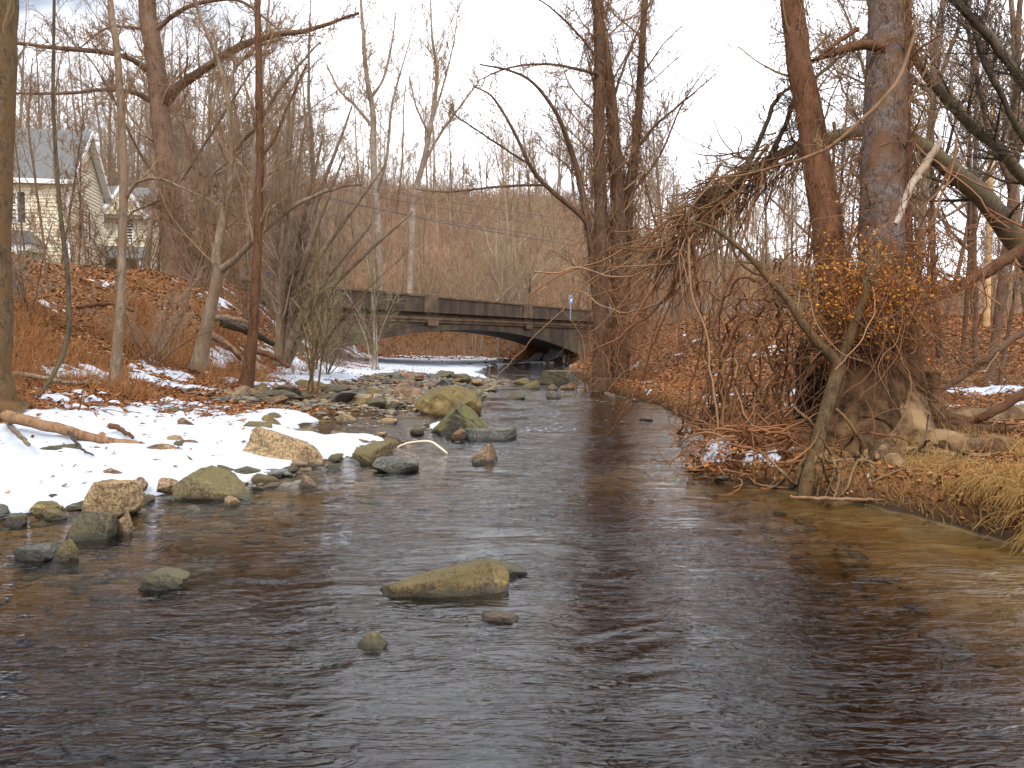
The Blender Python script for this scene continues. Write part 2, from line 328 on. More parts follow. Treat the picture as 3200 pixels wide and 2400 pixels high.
def groundmat():
    m, nt, b, out = newmat('leafy_ground')
    g = N(nt, 'NewGeometry')
    v = N(nt, 'TexVoronoi', Scale=34.0); nt.links.new(g.outputs['Position'], v.inputs['Vector'])
    n1 = N(nt, 'TexNoise', Scale=2.5, Detail=8.0, Roughness=0.7); nt.links.new(g.outputs['Position'], n1.inputs['Vector'])
    n2 = N(nt, 'TexNoise', Scale=0.12, Detail=4.0); nt.links.new(g.outputs['Position'], n2.inputs['Vector'])
    sp = N(nt, 'SeparateColor'); nt.links.new(v.outputs['Color'], sp.inputs[0])
    r1 = ramp(nt, [(0.0, (0.04, 0.016, 0.007)), (0.35, (0.16, 0.065, 0.022)), (0.7, (0.27, 0.115, 0.038)), (1.0, (0.36, 0.19, 0.08))], sp.outputs[0])
    c = mixc(nt, n1.outputs['Fac'], r1.outputs[0], (0.13, 0.065, 0.03))
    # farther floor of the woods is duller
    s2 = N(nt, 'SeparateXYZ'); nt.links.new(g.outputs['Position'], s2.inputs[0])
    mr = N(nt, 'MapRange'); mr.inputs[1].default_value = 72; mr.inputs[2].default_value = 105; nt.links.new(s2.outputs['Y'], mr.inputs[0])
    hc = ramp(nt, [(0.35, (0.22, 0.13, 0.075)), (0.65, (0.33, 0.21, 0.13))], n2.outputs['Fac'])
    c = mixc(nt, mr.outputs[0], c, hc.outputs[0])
    # stream bed: silt and gravel below the water
    vb = N(nt, 'TexVoronoi', Scale=9.0); nt.links.new(g.outputs['Position'], vb.inputs['Vector'])
    sb = N(nt, 'SeparateColor'); nt.links.new(vb.outputs['Color'], sb.inputs[0])
    rb = ramp(nt, [(0.0, (0.09, 0.07, 0.04)), (0.4, (0.32, 0.21, 0.085)), (0.8, (0.24, 0.20, 0.12)), (1.0, (0.44, 0.33, 0.17))], sb.outputs[1])
    cb = mixc(nt, n1.outputs['Fac'], rb.outputs[0], (0.36, 0.22, 0.075))
    mz = N(nt, 'MapRange'); mz.inputs[1].default_value = -0.03; mz.inputs[2].default_value = 0.02; nt.links.new(s2.outputs['Z'], mz.inputs[0])
    # soaked soil just above the water
    ws = N(nt, 'MapRange'); ws.inputs[1].default_value = 0.04; ws.inputs[2].default_value = 0.22; nt.links.new(s2.outputs['Z'], ws.inputs[0])
    c = mixc(nt, ws.outputs[0], (0.045, 0.027, 0.014), c)
    c = mixc(nt, mz.outputs[0], cb, c)
    nt.links.new(c, b.inputs['Base Color']); b.inputs['Roughness'].default_value = 0.95; b.inputs['Specular IOR Level'].default_value = 0.15
    bp = N(nt, 'Bump', Strength=0.8, Distance=0.05); nt.links.new(sp.outputs[1], bp.inputs['Height']); nt.links.new(bp.outputs[0], b.inputs['Normal'])
    return m
M['ground'] = groundmat()
def snowmat():
    m, nt, b, out = newmat('snow')
    g = N(nt, 'NewGeometry'); n = N(nt, 'TexNoise', Scale=14.0, Detail=6.0); nt.links.new(g.outputs['Position'], n.inputs['Vector'])
    b.inputs['Base Color'].default_value = (0.47, 0.50, 0.56, 1); b.inputs['Roughness'].default_value = 0.7
    bp = N(nt, 'Bump', Strength=0.35, Distance=0.03); nt.links.new(n.outputs['Fac'], bp.inputs['Height']); nt.links.new(bp.outputs[0], b.inputs['Normal'])
    return m
M['snow'] = snowmat()
def watermat():
    m = bpy.data.materials.new('stream_water'); m.use_nodes = True; nt = m.node_tree; nt.nodes.clear()
    out = N(nt, 'OutputMaterial'); g = N(nt, 'NewGeometry')
    mp = N(nt, 'Mapping'); mp.inputs['Scale'].default_value = (0.42, 1.5, 1); mp.inputs['Rotation'].default_value = (0, 0, 0.06); nt.links.new(g.outputs['Position'], mp.inputs[0])
    n1 = N(nt, 'TexNoise', Scale=5.5, Detail=4.0, Roughness=0.45, Distortion=0.9); nt.links.new(mp.outputs[0], n1.inputs['Vector'])
    n2 = N(nt, 'TexNoise', Scale=13.0, Detail=1.5, Roughness=0.5, Distortion=1.2); nt.links.new(mp.outputs[0], n2.inputs['Vector'])
    n3 = N(nt, 'TexNoise', Scale=38.0, Detail=3.0, Roughness=0.6, Distortion=1.5); nt.links.new(mp.outputs[0], n3.inputs['Vector'])
    pm = N(nt, 'TexNoise', Scale=0.9, Detail=2.0); nt.links.new(g.outputs['Position'], pm.inputs['Vector']); pr_ = N(nt, 'MapRange'); pr_.inputs[1].default_value = 0.38; pr_.inputs[2].default_value = 0.62; pr_.inputs[3].default_value = 0.3; pr_.inputs[4].default_value = 1.0; nt.links.new(pm.outputs['Fac'], pr_.inputs[0])
    b1 = N(nt, 'Bump', Strength=1.0, Distance=0.022); nt.links.new(pr_.outputs[0], b1.inputs['Strength']); nt.links.new(n1.outputs['Fac'], b1.inputs['Height'])
    def ridge(n): m1_ = N(nt, 'Math', operation='MULTIPLY_ADD'); nt.links.new(n.outputs['Fac'], m1_.inputs[0]); m1_.inputs[1].default_value = 2; m1_.inputs[2].default_value = -1; m2_ = N(nt, 'Math', operation='ABSOLUTE'); nt.links.new(m1_.outputs[0], m2_.inputs[0]); return m2_.outputs[0]
    b2 = N(nt, 'Bump', Strength=1.0, Distance=-0.009); nt.links.new(pr_.outputs[0], b2.inputs['Strength']); nt.links.new(ridge(n2), b2.inputs['Height']); nt.links.new(b1.outputs[0], b2.inputs['Normal']); b0 = b2; b2 = N(nt, 'Bump', Strength=1.0, Distance=0.0001); nt.links.new(n3.outputs['Fac'], b2.inputs['Height']); nt.links.new(b0.outputs[0], b2.inputs['Normal'])
    fr = N(nt, 'Fresnel', IOR=1.48); nt.links.new(b2.outputs[0], fr.inputs['Normal'])
    gl = N(nt, 'BsdfGlossy', Roughness=0.03); gl.inputs['Color'].default_value = (0.98, 0.99, 1, 1); nt.links.new(b2.outputs[0], gl.inputs['Normal'])
    tr = N(nt, 'BsdfTransparent'); tr.inputs['Color'].default_value = (0.97, 0.96, 0.93, 1)
    mx = N(nt, 'MixShader'); nt.links.new(fr.outputs[0], mx.inputs[0]); nt.links.new(tr.outputs[0], mx.inputs[1]); nt.links.new(gl.outputs[0], mx.inputs[2])
    # broken white water in the riffle below the bridge
    mpf = N(nt, 'Mapping'); mpf.inputs['Scale'].default_value = (1.0, 0.55, 1); nt.links.new(g.outputs['Position'], mpf.inputs[0])
    nf = N(nt, 'TexNoise', Scale=9.0, Detail=8.0, Roughness=0.75); nt.links.new(mpf.outputs[0], nf.inputs['Vector'])
    nl = N(nt, 'TexNoise', Scale=0.55, Detail=2.0); nt.links.new(g.outputs['Position'], nl.inputs['Vector'])
    s2 = N(nt, 'SeparateXYZ'); nt.links.new(g.outputs['Position'], s2.inputs[0])
    zone = ramp(nt, [(0.0, (0, 0, 0)), (0.30, (0.0, 0, 0)), (0.38, (1, 1, 1)), (0.75, (1, 1, 1)), (1.0, (0.3, 0.3, 0.3))])
    mz = N(nt, 'MapRange'); mz.inputs[1].default_value = 4; mz.inputs[2].default_value = 30; nt.links.new(s2.outputs['Y'], mz.inputs[0]); nt.links.new(mz.outputs[0], zone.inputs[0])
    sm = N(nt, 'Math', operation='MULTIPLY_ADD'); nt.links.new(nl.outputs['Fac'], sm.inputs[0]); sm.inputs[1].default_value = 0.35; nt.links.new(nf.outputs['Fac'], sm.inputs[2])
    th = ramp(nt, [(0.80, (0, 0, 0)), (0.86, (1, 1, 1))], sm.outputs[0])
    ff = N(nt, 'Math', operation='MULTIPLY'); nt.links.new(th.outputs[0], ff.inputs[0]); nt.links.new(zone.outputs[0], ff.inputs[1])
    df = N(nt, 'BsdfDiffuse'); df.inputs['Color'].default_value = (0.7, 0.74, 0.8, 1)
    mf = N(nt, 'MixShader'); nt.links.new(ff.outputs[0], mf.inputs[0]); nt.links.new(mx.outputs[0], mf.inputs[1]); nt.links.new(df.outputs[0], mf.inputs[2])
    nt.links.new(mf.outputs[0], out.inputs['Surface'])
    va = N(nt, 'VolumeAbsorption', Density=5.0); va.inputs['Color'].default_value = (0.60, 0.48, 0.16, 1)
    nt.links.new(va.outputs[0], out.inputs['Volume'])
    return m
M['water'] = watermat()

# ------------------------------------------------------------------ terrain
LY = [-20, 0, 3, 5, 6.8, 7.9, 8.6, 9.4, 10.3, 11.1, 11.9, 12.6, 14, 16.0, 16.8, 19, 21.5, 26, 30, 35, 41, 50, 57, 65, 80, 120]
LX = [-7, -5.6, -5.3, -4.9, -4.2, -3.5, -2.8, -2.55, -2.4, -1.75, -1.8, -3.0, -3.7, -3.5, -2.4, -1.9, -1.1, -0.8, -0.5, -1.1, -1.9, -1.6, 0.5, 9, 30, 60]
RY = [-20, 0, 4, 6, 6.8, 7.6, 8.2, 8.8, 9.5, 10.5, 12, 14.9, 19.4, 24.3, 32, 41, 50, 55, 60, 70, 120]
RX = [7, 5, 4.1, 3.75, 3.45, 3.15, 2.8, 2.3, 2.0, 2.5, 3.0, 3.25, 3.4, 2.8, 2.7, 2.6, 3.6, 5.5, 13, 40, 90]
TY = [-20, 0, 8, 12, 15, 20, 25, 30, 36, 45, 60, 90, 120]
TX = [-14, -12.5, -9.4, -8.2, -7.4, -6.8, -6.0, -6.6, -7.6, -8.5, -9, 20, 50]
ISL = [(-1.15, 14.5, 0.75, 0.42), (-2.0, 12.3, 0.5, 0.2), (-0.5, 14.3, 0.5, 0.35)]
FACE_D = np.array([0.46, 0.888]); FACE_0 = np.array([-4.24, 43.0])
ROAD = [(-60, 29), (-30, 29), (-19, 28.7), (-14.5, 30.2), (-11.8, 33.6), (-5.3, 46.1), (-0.1, 56.1), (4.9, 65.8), (11, 76), (26, 86), (60, 92)]
EMB_L = ROAD[:5]; EMB_R = [(6.6, 66.5)] + ROAD[8:]
def road_dist(x, y, pl=None):
    pl = pl or ROAD
    best = np.full(np.broadcast(x, y).shape, 1e9)
    for (ax, ay), (bx, by) in zip(pl[:-1], pl[1:]):
        dx, dy = bx - ax, by - ay; L2 = dx * dx + dy * dy
        t = np.clip(((x - ax) * dx + (y - ay) * dy) / L2, 0, 1)
        best = np.minimum(best, np.hypot(x - ax - t * dx, y - ay - t * dy))
    return best
def shore(x, y):
    wob = 0.16 * fbm(x * 1.3, y * 1.3, 5, 3)
    return np.interp(y, LY, LX) + wob, np.interp(y, RY, RX) + wob
def H(x, y):
    x = np.asarray(x, float); y = np.asarray(y, float)
    xl, xr = shore(x, y)
    toe = np.interp(y, TY, TX)
    dl, dr = xl - x, x - xr
    din = np.minimum(-dl, -dr)
    bed = -(0.02 + 0.055 * np.clip(din, 0, 2.0) + 0.5 * sst(din, np.where(-dl < -dr, 1.7, 1.0), np.where(-dl < -dr, 3.3, 2.5)) * (0.75 + 0.5 * fbm(x * 0.5, y * 0.5, 9, 2))) + 0.03 * fbm(x * 3, y * 3, 4, 3)
    bw = np.maximum(xl - toe, 0.8); u = np.clip(dl / bw, 0, 1)
    sw = np.interp(y, [0, 15, 25, 36, 60], [6.5, 6.0, 4.8, 3.0, 5])
    hc = np.interp(y, [0, 10, 30, 40, 55, 70], [3.2, 3.4, 3.6, 3.5, 3.3, 2.5])
    beach = 0.02 + 0.10 * sst(dl, 0, 0.8) + 0.55 * u**1.7
    v = np.clip((dl - bw) / sw, 0, 1)
    left = beach + (hc - 0.65) * (0.55 * v + 0.45 * v * v * (3 - 2 * v)) + 0.012 * np.clip(dl - bw - sw, 0, 60)
    left += (0.05 + 0.20 * v) * fbm(x * 0.9, y * 0.9, 21, 4) + 0.03 * fbm(x * 4, y * 4, 22, 3)
    right = 2.1 * sst(y, 19, 44) * sst(dr, 1.2, 7) + 0.01 + 0.32 * sst(dr, 0, 0.28) + 0.30 * sst(dr, 0.5, 6) + 0.012 * np.clip(dr - 8, 0, 80) + (0.02 + 0.1 * sst(dr, 0, 3)) * fbm(x * 0.7, y * 0.7, 31, 4) + 0.03 * fbm(x * 4, y * 4, 32, 3)
    z = np.where(dl > 0, left, np.where(dr > 0, right, bed))
    for (ix, iy, ir, ih) in ISL:
        z = z + ih * np.exp(-((x - ix)**2 + (y - iy)**2) / (ir * ir) * 1.6)
    # road embankment
    emb = np.maximum(3.05 * (1 - sst(road_dist(x, y, EMB_L), 2.3, 4.2)), 3.05 * (1 - sst(road_dist(x, y, EMB_R), 3.0, 8.0)))
    z = np.where((dl > 0) | (dr > 0), np.maximum(z, emb), z)
    # hill beyond
    fx = np.interp(x, [-120, -40, 10, 30, 90], [1.15, 1.1, 1.0, 0.55, 0.5])
    hill = 25.0 * sst(y, 60, 170) * fx + 0.05 * np.clip(y - 175, 0, 400) + 1.2 * sst(y, 70, 100) * fbm(x * 0.06, y * 0.06, 41, 3)
    z = z + hill + 3.5 * sst(y, 95, 150) * fbm(x * 0.022 + 3, y * 0.02, 43, 2)
    return z
def Hs(x, y): return float(H(np.array([x]), np.array([y]))[0])
def snow_mask(x, y):
    xl, xr = shore(x, y); toe = np.interp(y, TY, TX); bw = np.maximum(xl - toe, 0.8); dl, dr = xl - x, x - xr
    a = np.full(x.shape, -0.8)
    v = (dl - bw)
    la = 0.56 - 0.74 * sst(v, -4.2, 0.2) - 0.30 * sst(v, 0.3, 2.5) - 0.7 * (1 - sst(dl, 0.02, 0.22))
    la = la - 1.5 * sst(y, 15.2, 17.0) * (1 - sst(y, 31, 34)) * (1 - sst(dl, 2.6, 4.2))
    la = la + 0.5 * np.exp(-((x + 5.9)**2 / 0.9 + (y - 25)**2 / 30)) + 0.16 * sst(x, -13, -8) * sst(y, 18, 24)
    la = la + 0.26 * sst(y, 30, 40) * (1 - sst(y, 50, 56)) * (1 - sst(dl, 2, 7)) - 0.5 * sst(y, 50, 56)
    a = np.where(dl > 0, la, a)
    ra = -0.36 - 0.5 * (1 - sst(dr, 0.02, 0.2)) + 0.42 * np.exp(-((x - 7.6)**2 / 9 + (y - 15)**2 / 14)) + 0.62 * np.exp(-((x - 2.3)**2 / 0.1 + (y - 9.7)**2 / 0.4)) + 0.42 * np.exp(-((x - 3.15)**2 / 0.2 + (y - 8.6)**2 / 0.06))
    a = np.where(dr > 0, ra, a)
    isl = np.zeros(x.shape)
    for (ix, iy, ir, ih) in ISL[:1]:
        isl = np.maximum(isl, np.exp(-((x - ix - 0.1)**2 * 1.0 + (y - iy + 0.3)**2) / 0.5))
    a = np.where((dl <= 0) & (dr <= 0), -0.9 + 1.6 * isl, a)
    far = np.where(y > 62, -0.55, 0.0)
    return a + far + 0.62 * fbm(x * 1.2, y * 1.2, 51, 3) + 0.50 * fbm(x * 6.5, y * 6.5, 52, 4) * (0.55 + 0.45 * sst(x - np.interp(y, TY, TX), 3.0, 0.5))

def axis(segs):
    out = [segs[0][0]]
    for a, b, s0, s1 in segs:
        p = a
        while p < b - 1e-6:
            s = s0 + (s1 - s0) * (p - a) / (b - a); p = min(p + s, b); out.append(p)
    return np.array(out)
xpos = axis([(0, 9, 0.07, 0.07), (9, 18, 0.07, 0.3), (18, 60, 0.35, 3), (60, 400, 4, 40)])
XS = np.concatenate([-xpos[:0:-1], xpos])
YS = axis([(-30, 2.5, 3, 0.2), (2.5, 13, 0.06, 0.06), (13, 22, 0.06, 0.12), (22, 60, 0.13, 0.45), (60, 130, 0.5, 2), (130, 600, 3, 40)])
def gridmesh(name, X, Y, Z, keep=None):
    ny, nx = X.shape; idx = np.arange(nx * ny).reshape(ny, nx)
    q = np.stack([idx[:-1, :-1], idx[:-1, 1:], idx[1:, 1:], idx[1:, :-1]], -1)
    V = np.stack([X, Y, Z], -1).reshape(-1, 3)
    q = q.reshape(-1, 4) if keep is None else q[keep]
    if keep is not None:
        used = np.unique(q); mp_ = np.zeros(len(V), np.int64); mp_[used] = np.arange(len(used)); V = V[used]; q = mp_[q]
    return mesh_np(name, V, q)
GX, GY = np.meshgrid(XS, YS); GZ = H(GX, GY)
o = link('ground', gridmesh('ground', GX, GY, GZ), M['ground']); tag(o, kind='structure')
# snow cover, a sheet with its own thickness that melts out where the mask falls
sx = axis([(-17, -9, 0.14, 0.06), (-9, 4, 0.045, 0.045), (4, 14, 0.06, 0.1)])
sy = axis([(4.5, 14, 0.045, 0.045), (14, 22, 0.05, 0.09), (22, 66, 0.1, 0.4)])
SX, SY = np.meshgrid(sx, sy); SMk = snow_mask(SX, SY)
SZ = H(SX, SY) + np.clip(SMk * 0.20, -0.05, 0.055) + 0.022 * fbm(SX * 1.6, SY * 1.6, 61, 3) + 0.008 * fbm(SX * 7, SY * 7, 62, 3)
kp = np.maximum(np.maximum(SMk[:-1, :-1], SMk[1:, :-1]), np.maximum(SMk[:-1, 1:], SMk[1:, 1:])) > -0.1
o = link('snow_cover', gridmesh('snow_cover', SX, SY, SZ, kp), M['snow']); tag(o, 'white melting snow lying in patches on the stream banks', 'snow', kind='stuff')
# water sheet
wx = axis([(-60, -7, 8, 0.5), (-7, 5, 0.03, 0.03), (5, 60, 0.5, 8)]); wy = axis([(-20, 2, 3, 0.3), (2, 9, 0.02, 0.035), (9, 30, 0.04, 0.15), (30, 110, 0.3, 4)])
WX, WY = np.meshgrid(wx, wy)
amp = 0.006 + 0.004 * fbm(WX * 0.4, WY * 0.4, 71, 2)
U_, V_ = WX + 0.5 * fbm(WX * .7, WY * .7, 74, 2), WY + 0.35 * fbm(WX * .9, WY * .9, 75, 2)
rid = lambda a, b, s: 1 - np.abs(fbm(a, b, s, 2)) * 2
WZ = 1.2 * amp * fbm(U_ * 1.5 + 0.3 * V_, V_ * 4.2, 72, 3) + 0.004 * fbm(WX * 0.6, WY * 1.1, 73, 2) + 0.0038 * rid(U_ * 1.8, V_ * 6.5, 76) * (.6 + .8 * vn(WX * .5, WY * .5, 77)) + 0.0016 * rid(U_ * 4, V_ * 13, 78)
o = link('water', gridmesh('water', WX, WY, WZ), M['water']); tag(o, kind='structure')
# road behind the left bank and over the bridge
def ribbon(pts, hw, dz, zf):
    pts = np.array(pts, float); P, _ = resample(np.c_[pts, np.zeros(len(pts))], np.ones(len(pts)), 160)
    T = nrm(np.gradient(P, axis=0)); Nn = np.c_[-T[:, 1], T[:, 0], T[:, 2] * 0]
    rows = []
    for s in np.linspace(-1, 1, 5):
        q = P + Nn * hw * s; q[:, 2] = zf(q[:, 0], q[:, 1]) + dz; rows.append(q)
    G = np.stack(rows, 1); return gridmesh('road', G[..., 0], G[..., 1], G[..., 2])
def road_z(x, y): return np.where((y > 31.5) & (y < 67), 3.03, np.maximum(H(x, y), 3.0) + 0.06)
o = link('road', ribbon(ROAD[1:-1], 2.75, 0.0, road_z), M['asphalt']); tag(o, kind='structure')

# ------------------------------------------------------------------ box helpers for built things
class BX:
    def __init__(s): s.V = []; s.F = []
    def box(s, x0, x1, y0, y1, z0, z1):
        b = len(s.V)
        s.V += [(x, y, z) for z in (z0, z1) for x, y in ((x0, y0), (x1, y0), (x1, y1), (x0, y1))]
        s.F += [(b, b + 3, b + 2, b + 1), (b + 4, b + 5, b + 6, b + 7), (b, b + 1, b + 5, b + 4), (b + 1, b + 2, b + 6, b + 5), (b + 2, b + 3, b + 7, b + 6), (b + 3, b, b + 4, b + 7)]
        return s
    def poly(s, pts): b = len(s.V); s.V += [tuple(p) for p in pts]; s.F.append(tuple(range(b, b + len(pts)))); return s
    def prism(s, pts, off):
        n = len(pts); b = len(s.V); s.V += [tuple(p) for p in pts] + [tuple(np.array(p) + np.array(off)) for p in pts]
        s.F.append(tuple(range(b, b + n))); s.F.append(tuple(range(b + 2 * n - 1, b + n - 1, -1)))
        for i in range(n): j = (i + 1) % n; s.F.append((b + i, b + n + i, b + n + j, b + j))
        return s
    def build(s, name, mat, parent=None, bevel=0.0):
        me = bpy.data.meshes.new(name); me.from_pydata([tuple(map(float, v)) for v in s.V], [], s.F); me.validate()
        o = link(name, me, mat, parent)
        if bevel:
            md = o.modifiers.new('bevel', 'BEVEL'); md.width = bevel; md.segments = 2; md.limit_method = 'ANGLE'
        return o
def siding_wall(bx, x0, x1, z0, z1, yf, step=0.2, clip=None, lap=0.045):
    """clapboards in the local plane y = yf, facing -y; clip(z) narrows a gable"""
    z = z0
    while z < z1 - 1e-3:
        zt = min(z + step, z1)
        a0, a1 = (x0, x1) if clip is None else clip(z)
        b0, b1 = (x0, x1) if clip is None else clip(zt)
        if a1 - a0 > 0.05:
            bx.poly([(a0, yf - lap, z), (a1, yf - lap, z), (b1, yf, zt), (b0, yf, zt)])
            bx.poly([(a0, yf, z), (a1, yf, z), (a1, yf - lap, z), (a0, yf - lap, z)])
        z = zt
def window(parent, x, z, w_, h_, yf, shutters=False, flip=1):
    """sash window on the plane y=yf facing -y"""
    t = 0.09
    f = BX(); f.box(x - w_ / 2 - t, x + w_ / 2 + t, yf - 0.06, yf + 0.02, z + h_, z + h_ + t * 1.3); f.box(x - w_ / 2 - t, x + w_ / 2 + t, yf - 0.08, yf + 0.02, z - t, z)
    f.box(x - w_ / 2 - t, x - w_ / 2, yf - 0.055, yf + 0.02, z, z + h_); f.box(x + w_ / 2, x + w_ / 2 + t, yf - 0.055, yf + 0.02, z, z + h_)
    f.box(x - w_ / 2, x + w_ / 2, yf - 0.045, yf - 0.005, z + h_ / 2 - 0.035, z + h_ / 2 + 0.035)
    f.box(x - 0.018, x + 0.018, yf - 0.04, yf - 0.008, z, z + h_ / 2 - 0.036); f.box(x - 0.018, x + 0.018, yf - 0.04, yf - 0.008, z + h_ / 2 + 0.036, z + h_)
    for q in (0.25, 0.75): f.box(x - w_ / 2, x - 0.019, yf - 0.04, yf - 0.008, z + h_ * q - 0.018, z + h_ * q + 0.018); f.box(x + 0.019, x + w_ / 2, yf - 0.04, yf - 0.008, z + h_ * q - 0.018, z + h_ * q + 0.018)
    wo_ = f.build('window', M['white_paint'], parent)
    g = BX(); g.box(x - w_ / 2, x + w_ / 2, yf - 0.03, yf - 0.012, z, z + h_); g.build('pane', M['glass'], wo_)
    if shutters:
        for sg in (-1, 1):
            s_ = BX(); a = x + sg * (w_ / 2 + t + 0.02); bb = a + sg * 0.34; s_.box(min(a, bb), max(a, bb), yf - 0.05, yf - 0.012, z - 0.05, z + h_ + 0.05); s_.build('shutter', M['dark_panel'], wo_)
    return wo_
# ------------------------------------------------------------------ cream house on the left bank
GZ0 = 3.8
def house():
    ang = math.atan2(1.1, 6.0)                    # front wall runs towards -x with a slight turn
    e = empty('house', (-23.9, 45.0, GZ0), 'cream clapboard two storey house with grey roof and front porch above the left bank', 'house', rz=ang)
    # local: x<=0 along front wall to the left, +y into the house, z up. front-right corner at origin
    Wd, Lf, He, Hr = 6.1, 11.0, 6.7, 9.65
    b = BX()
    siding_wall(b, -Lf, 0, 0, He, 0)
    fr = b.build('front_wall', M['siding'], e)
    g = BX()
    def clip(z): k = 0 if z <= He else (z - He) / (Hr - He) * Wd / 2; return (k, Wd - k)
    siding_wall(g, 0, Wd, 0, Hr - 0.02, 0, clip=clip)
    ge = g.build('gable_wall', M['siding'], e); ge.rotation_euler = (0, 0, math.pi / 2)
    bk = BX(); bk.box(-Lf, -0.06, 0.05, Wd, 0, He - 0.02); bk.build('house_body', M['siding'], e)
    tr = BX(); tr.box(-0.14, 0.06, -0.065, 0.10, 0, He - 0.03); tr.build('corner_board', M['white_paint'], e)
    tr = BX(); tr.box(0.0, 0.065, Wd - 0.12, Wd + 0.02, 0, He - 0.03); tr.build('corner_board', M['white_paint'], e)
    # roof with overhang: two slabs
    ov, th = 0.45, 0.14; sl = (Hr - He) / (Wd / 2)
    rf = BX()
    A = [(-Lf - .3, -ov, He - sl * ov), (0.42, -ov, He - sl * ov), (0.42, Wd / 2, Hr), (-Lf - .3, Wd / 2, Hr)]
    B = [(-Lf - .3, Wd / 2, Hr), (0.42, Wd / 2, Hr), (0.42, Wd + ov, He - sl * ov), (-Lf - .3, Wd + ov, He - sl * ov)]
    rf.prism(A, (0, 0, th)); rf.prism(B, (0, 0, th)); rf.build('roof', M['roof_grey'], e)
    sf = BX(); sf.prism([(0.06, -ov, He - sl * ov - .012), (0.42, -ov, He - sl * ov - .012), (0.42, Wd / 2, Hr - .012), (0.06, Wd / 2, Hr - .012)], (0, 0, -.05)); sf.prism([(0.06, Wd / 2 + .004, Hr - .012), (0.42, Wd / 2 + .004, Hr - .012), (0.42, Wd + ov, He - sl * ov - .012), (0.06, Wd + ov, He - sl * ov - .012)], (0, 0, -.05)); sf.build('soffit', M['white_paint'], e)
    fb = BX(); fb.box(-Lf - .32, 0.46, -ov - 0.06, -ov - 0.003, He - sl * ov - 0.14, He - sl * ov + 0.10)
    fb.prism([(0.425, -ov, He - sl * ov - 0.16), (0.425, Wd / 2, Hr - 0.16), (0.425, Wd / 2, Hr + th), (0.425, -ov, He - sl * ov + th)], (0.05, 0, 0))
    fb.prism([(0.425, Wd / 2 + .004, Hr - 0.16), (0.425, Wd + ov, He - sl * ov - 0.16), (0.425, Wd + ov, He - sl * ov + th), (0.425, Wd / 2 + .004, Hr + th)], (0.05, 0, 0))
    fb.box(-Lf - .3, 0.40, -ov, -0.03, He - sl * ov - 0.10, He - sl * ov - 0.03)
    fb.build('fascia', M['white_paint'], e)
    window(fr, -3.05, 4.15, 0.95, 1.5, 0, True); window(fr, -7.0, 4.15, 0.95, 1.5, 0, True)
    window(fr, -6.4, 0.9, 0.9, 1.5, 0, True)
    window(ge, 2.6, 3.55, 0.95, 1.6, 0, True); window(ge, 3.4, 0.7, 0.9, 1.3, 0)
    dr = BX(); dr.box(-3.5, -2.6, -0.06, 0.01, 0.15, 2.25); dr.build('door', M['dark_wood'], e)
    # porch
    p = BX(); p.prism([(-Lf, -2.1, 2.75), (-1.15, -2.1, 2.75), (-1.9, -0.05, 3.6), (-Lf, -0.05, 3.6)], (0, 0, 0.08)); 
    p.prism([(-1.15, -2.1, 2.75), (-1.05, -0.05, 2.75), (-1.9, -0.05, 3.6)], (0, 0, 0.079))
    for k in range(22): x = -Lf + 0.45 * k; 
    pr = p.build('porch_roof', M['roof_metal'], e)
    s = BX()
    for k in range(20): x = -Lf + 0.45 * k; s.prism([(x, -2.1, 2.831), (x + 0.04, -2.1, 2.831), (x + 0.04, -0.1, 3.66), (x, -0.1, 3.66)], (0, 0, 0.05))
    s.build('roof_seam', M['roof_metal'], pr)
    bm_ = BX(); bm_.box(-Lf, -1.2, -2.0, -1.84, 2.42, 2.744); bm_.box(-1.36, -1.2, -1.835, -0.05, 2.42, 2.744); bm_.build('porch_beam', M['white_paint'], e)
    for x in (-1.95, -5.2):
        c = BX(); c.box(x - 0.14, x + 0.14, -2.06, -1.78, 2.2, 2.416); c.box(x - 0.10, x + 0.10, -2.02, -1.82, 0.2, 2.197); c.box(x - 0.15, x + 0.15, -2.07, -1.77, -0.15, 0.197); c.build('porch_column', M['white_paint'], e)
    fl = BX(); fl.box(-Lf, -1.1, -2.1, -0.03, -0.3, -0.152); fl.build('porch_floor', M['white_paint'], e)
    ch = BX(); ch.box(-8.6, -7.8, Wd / 2 - .3, Wd / 2 + .4, Hr - 0.6, Hr + 1.0); ch.build('chimney', M['roof_grey'], e)
house()
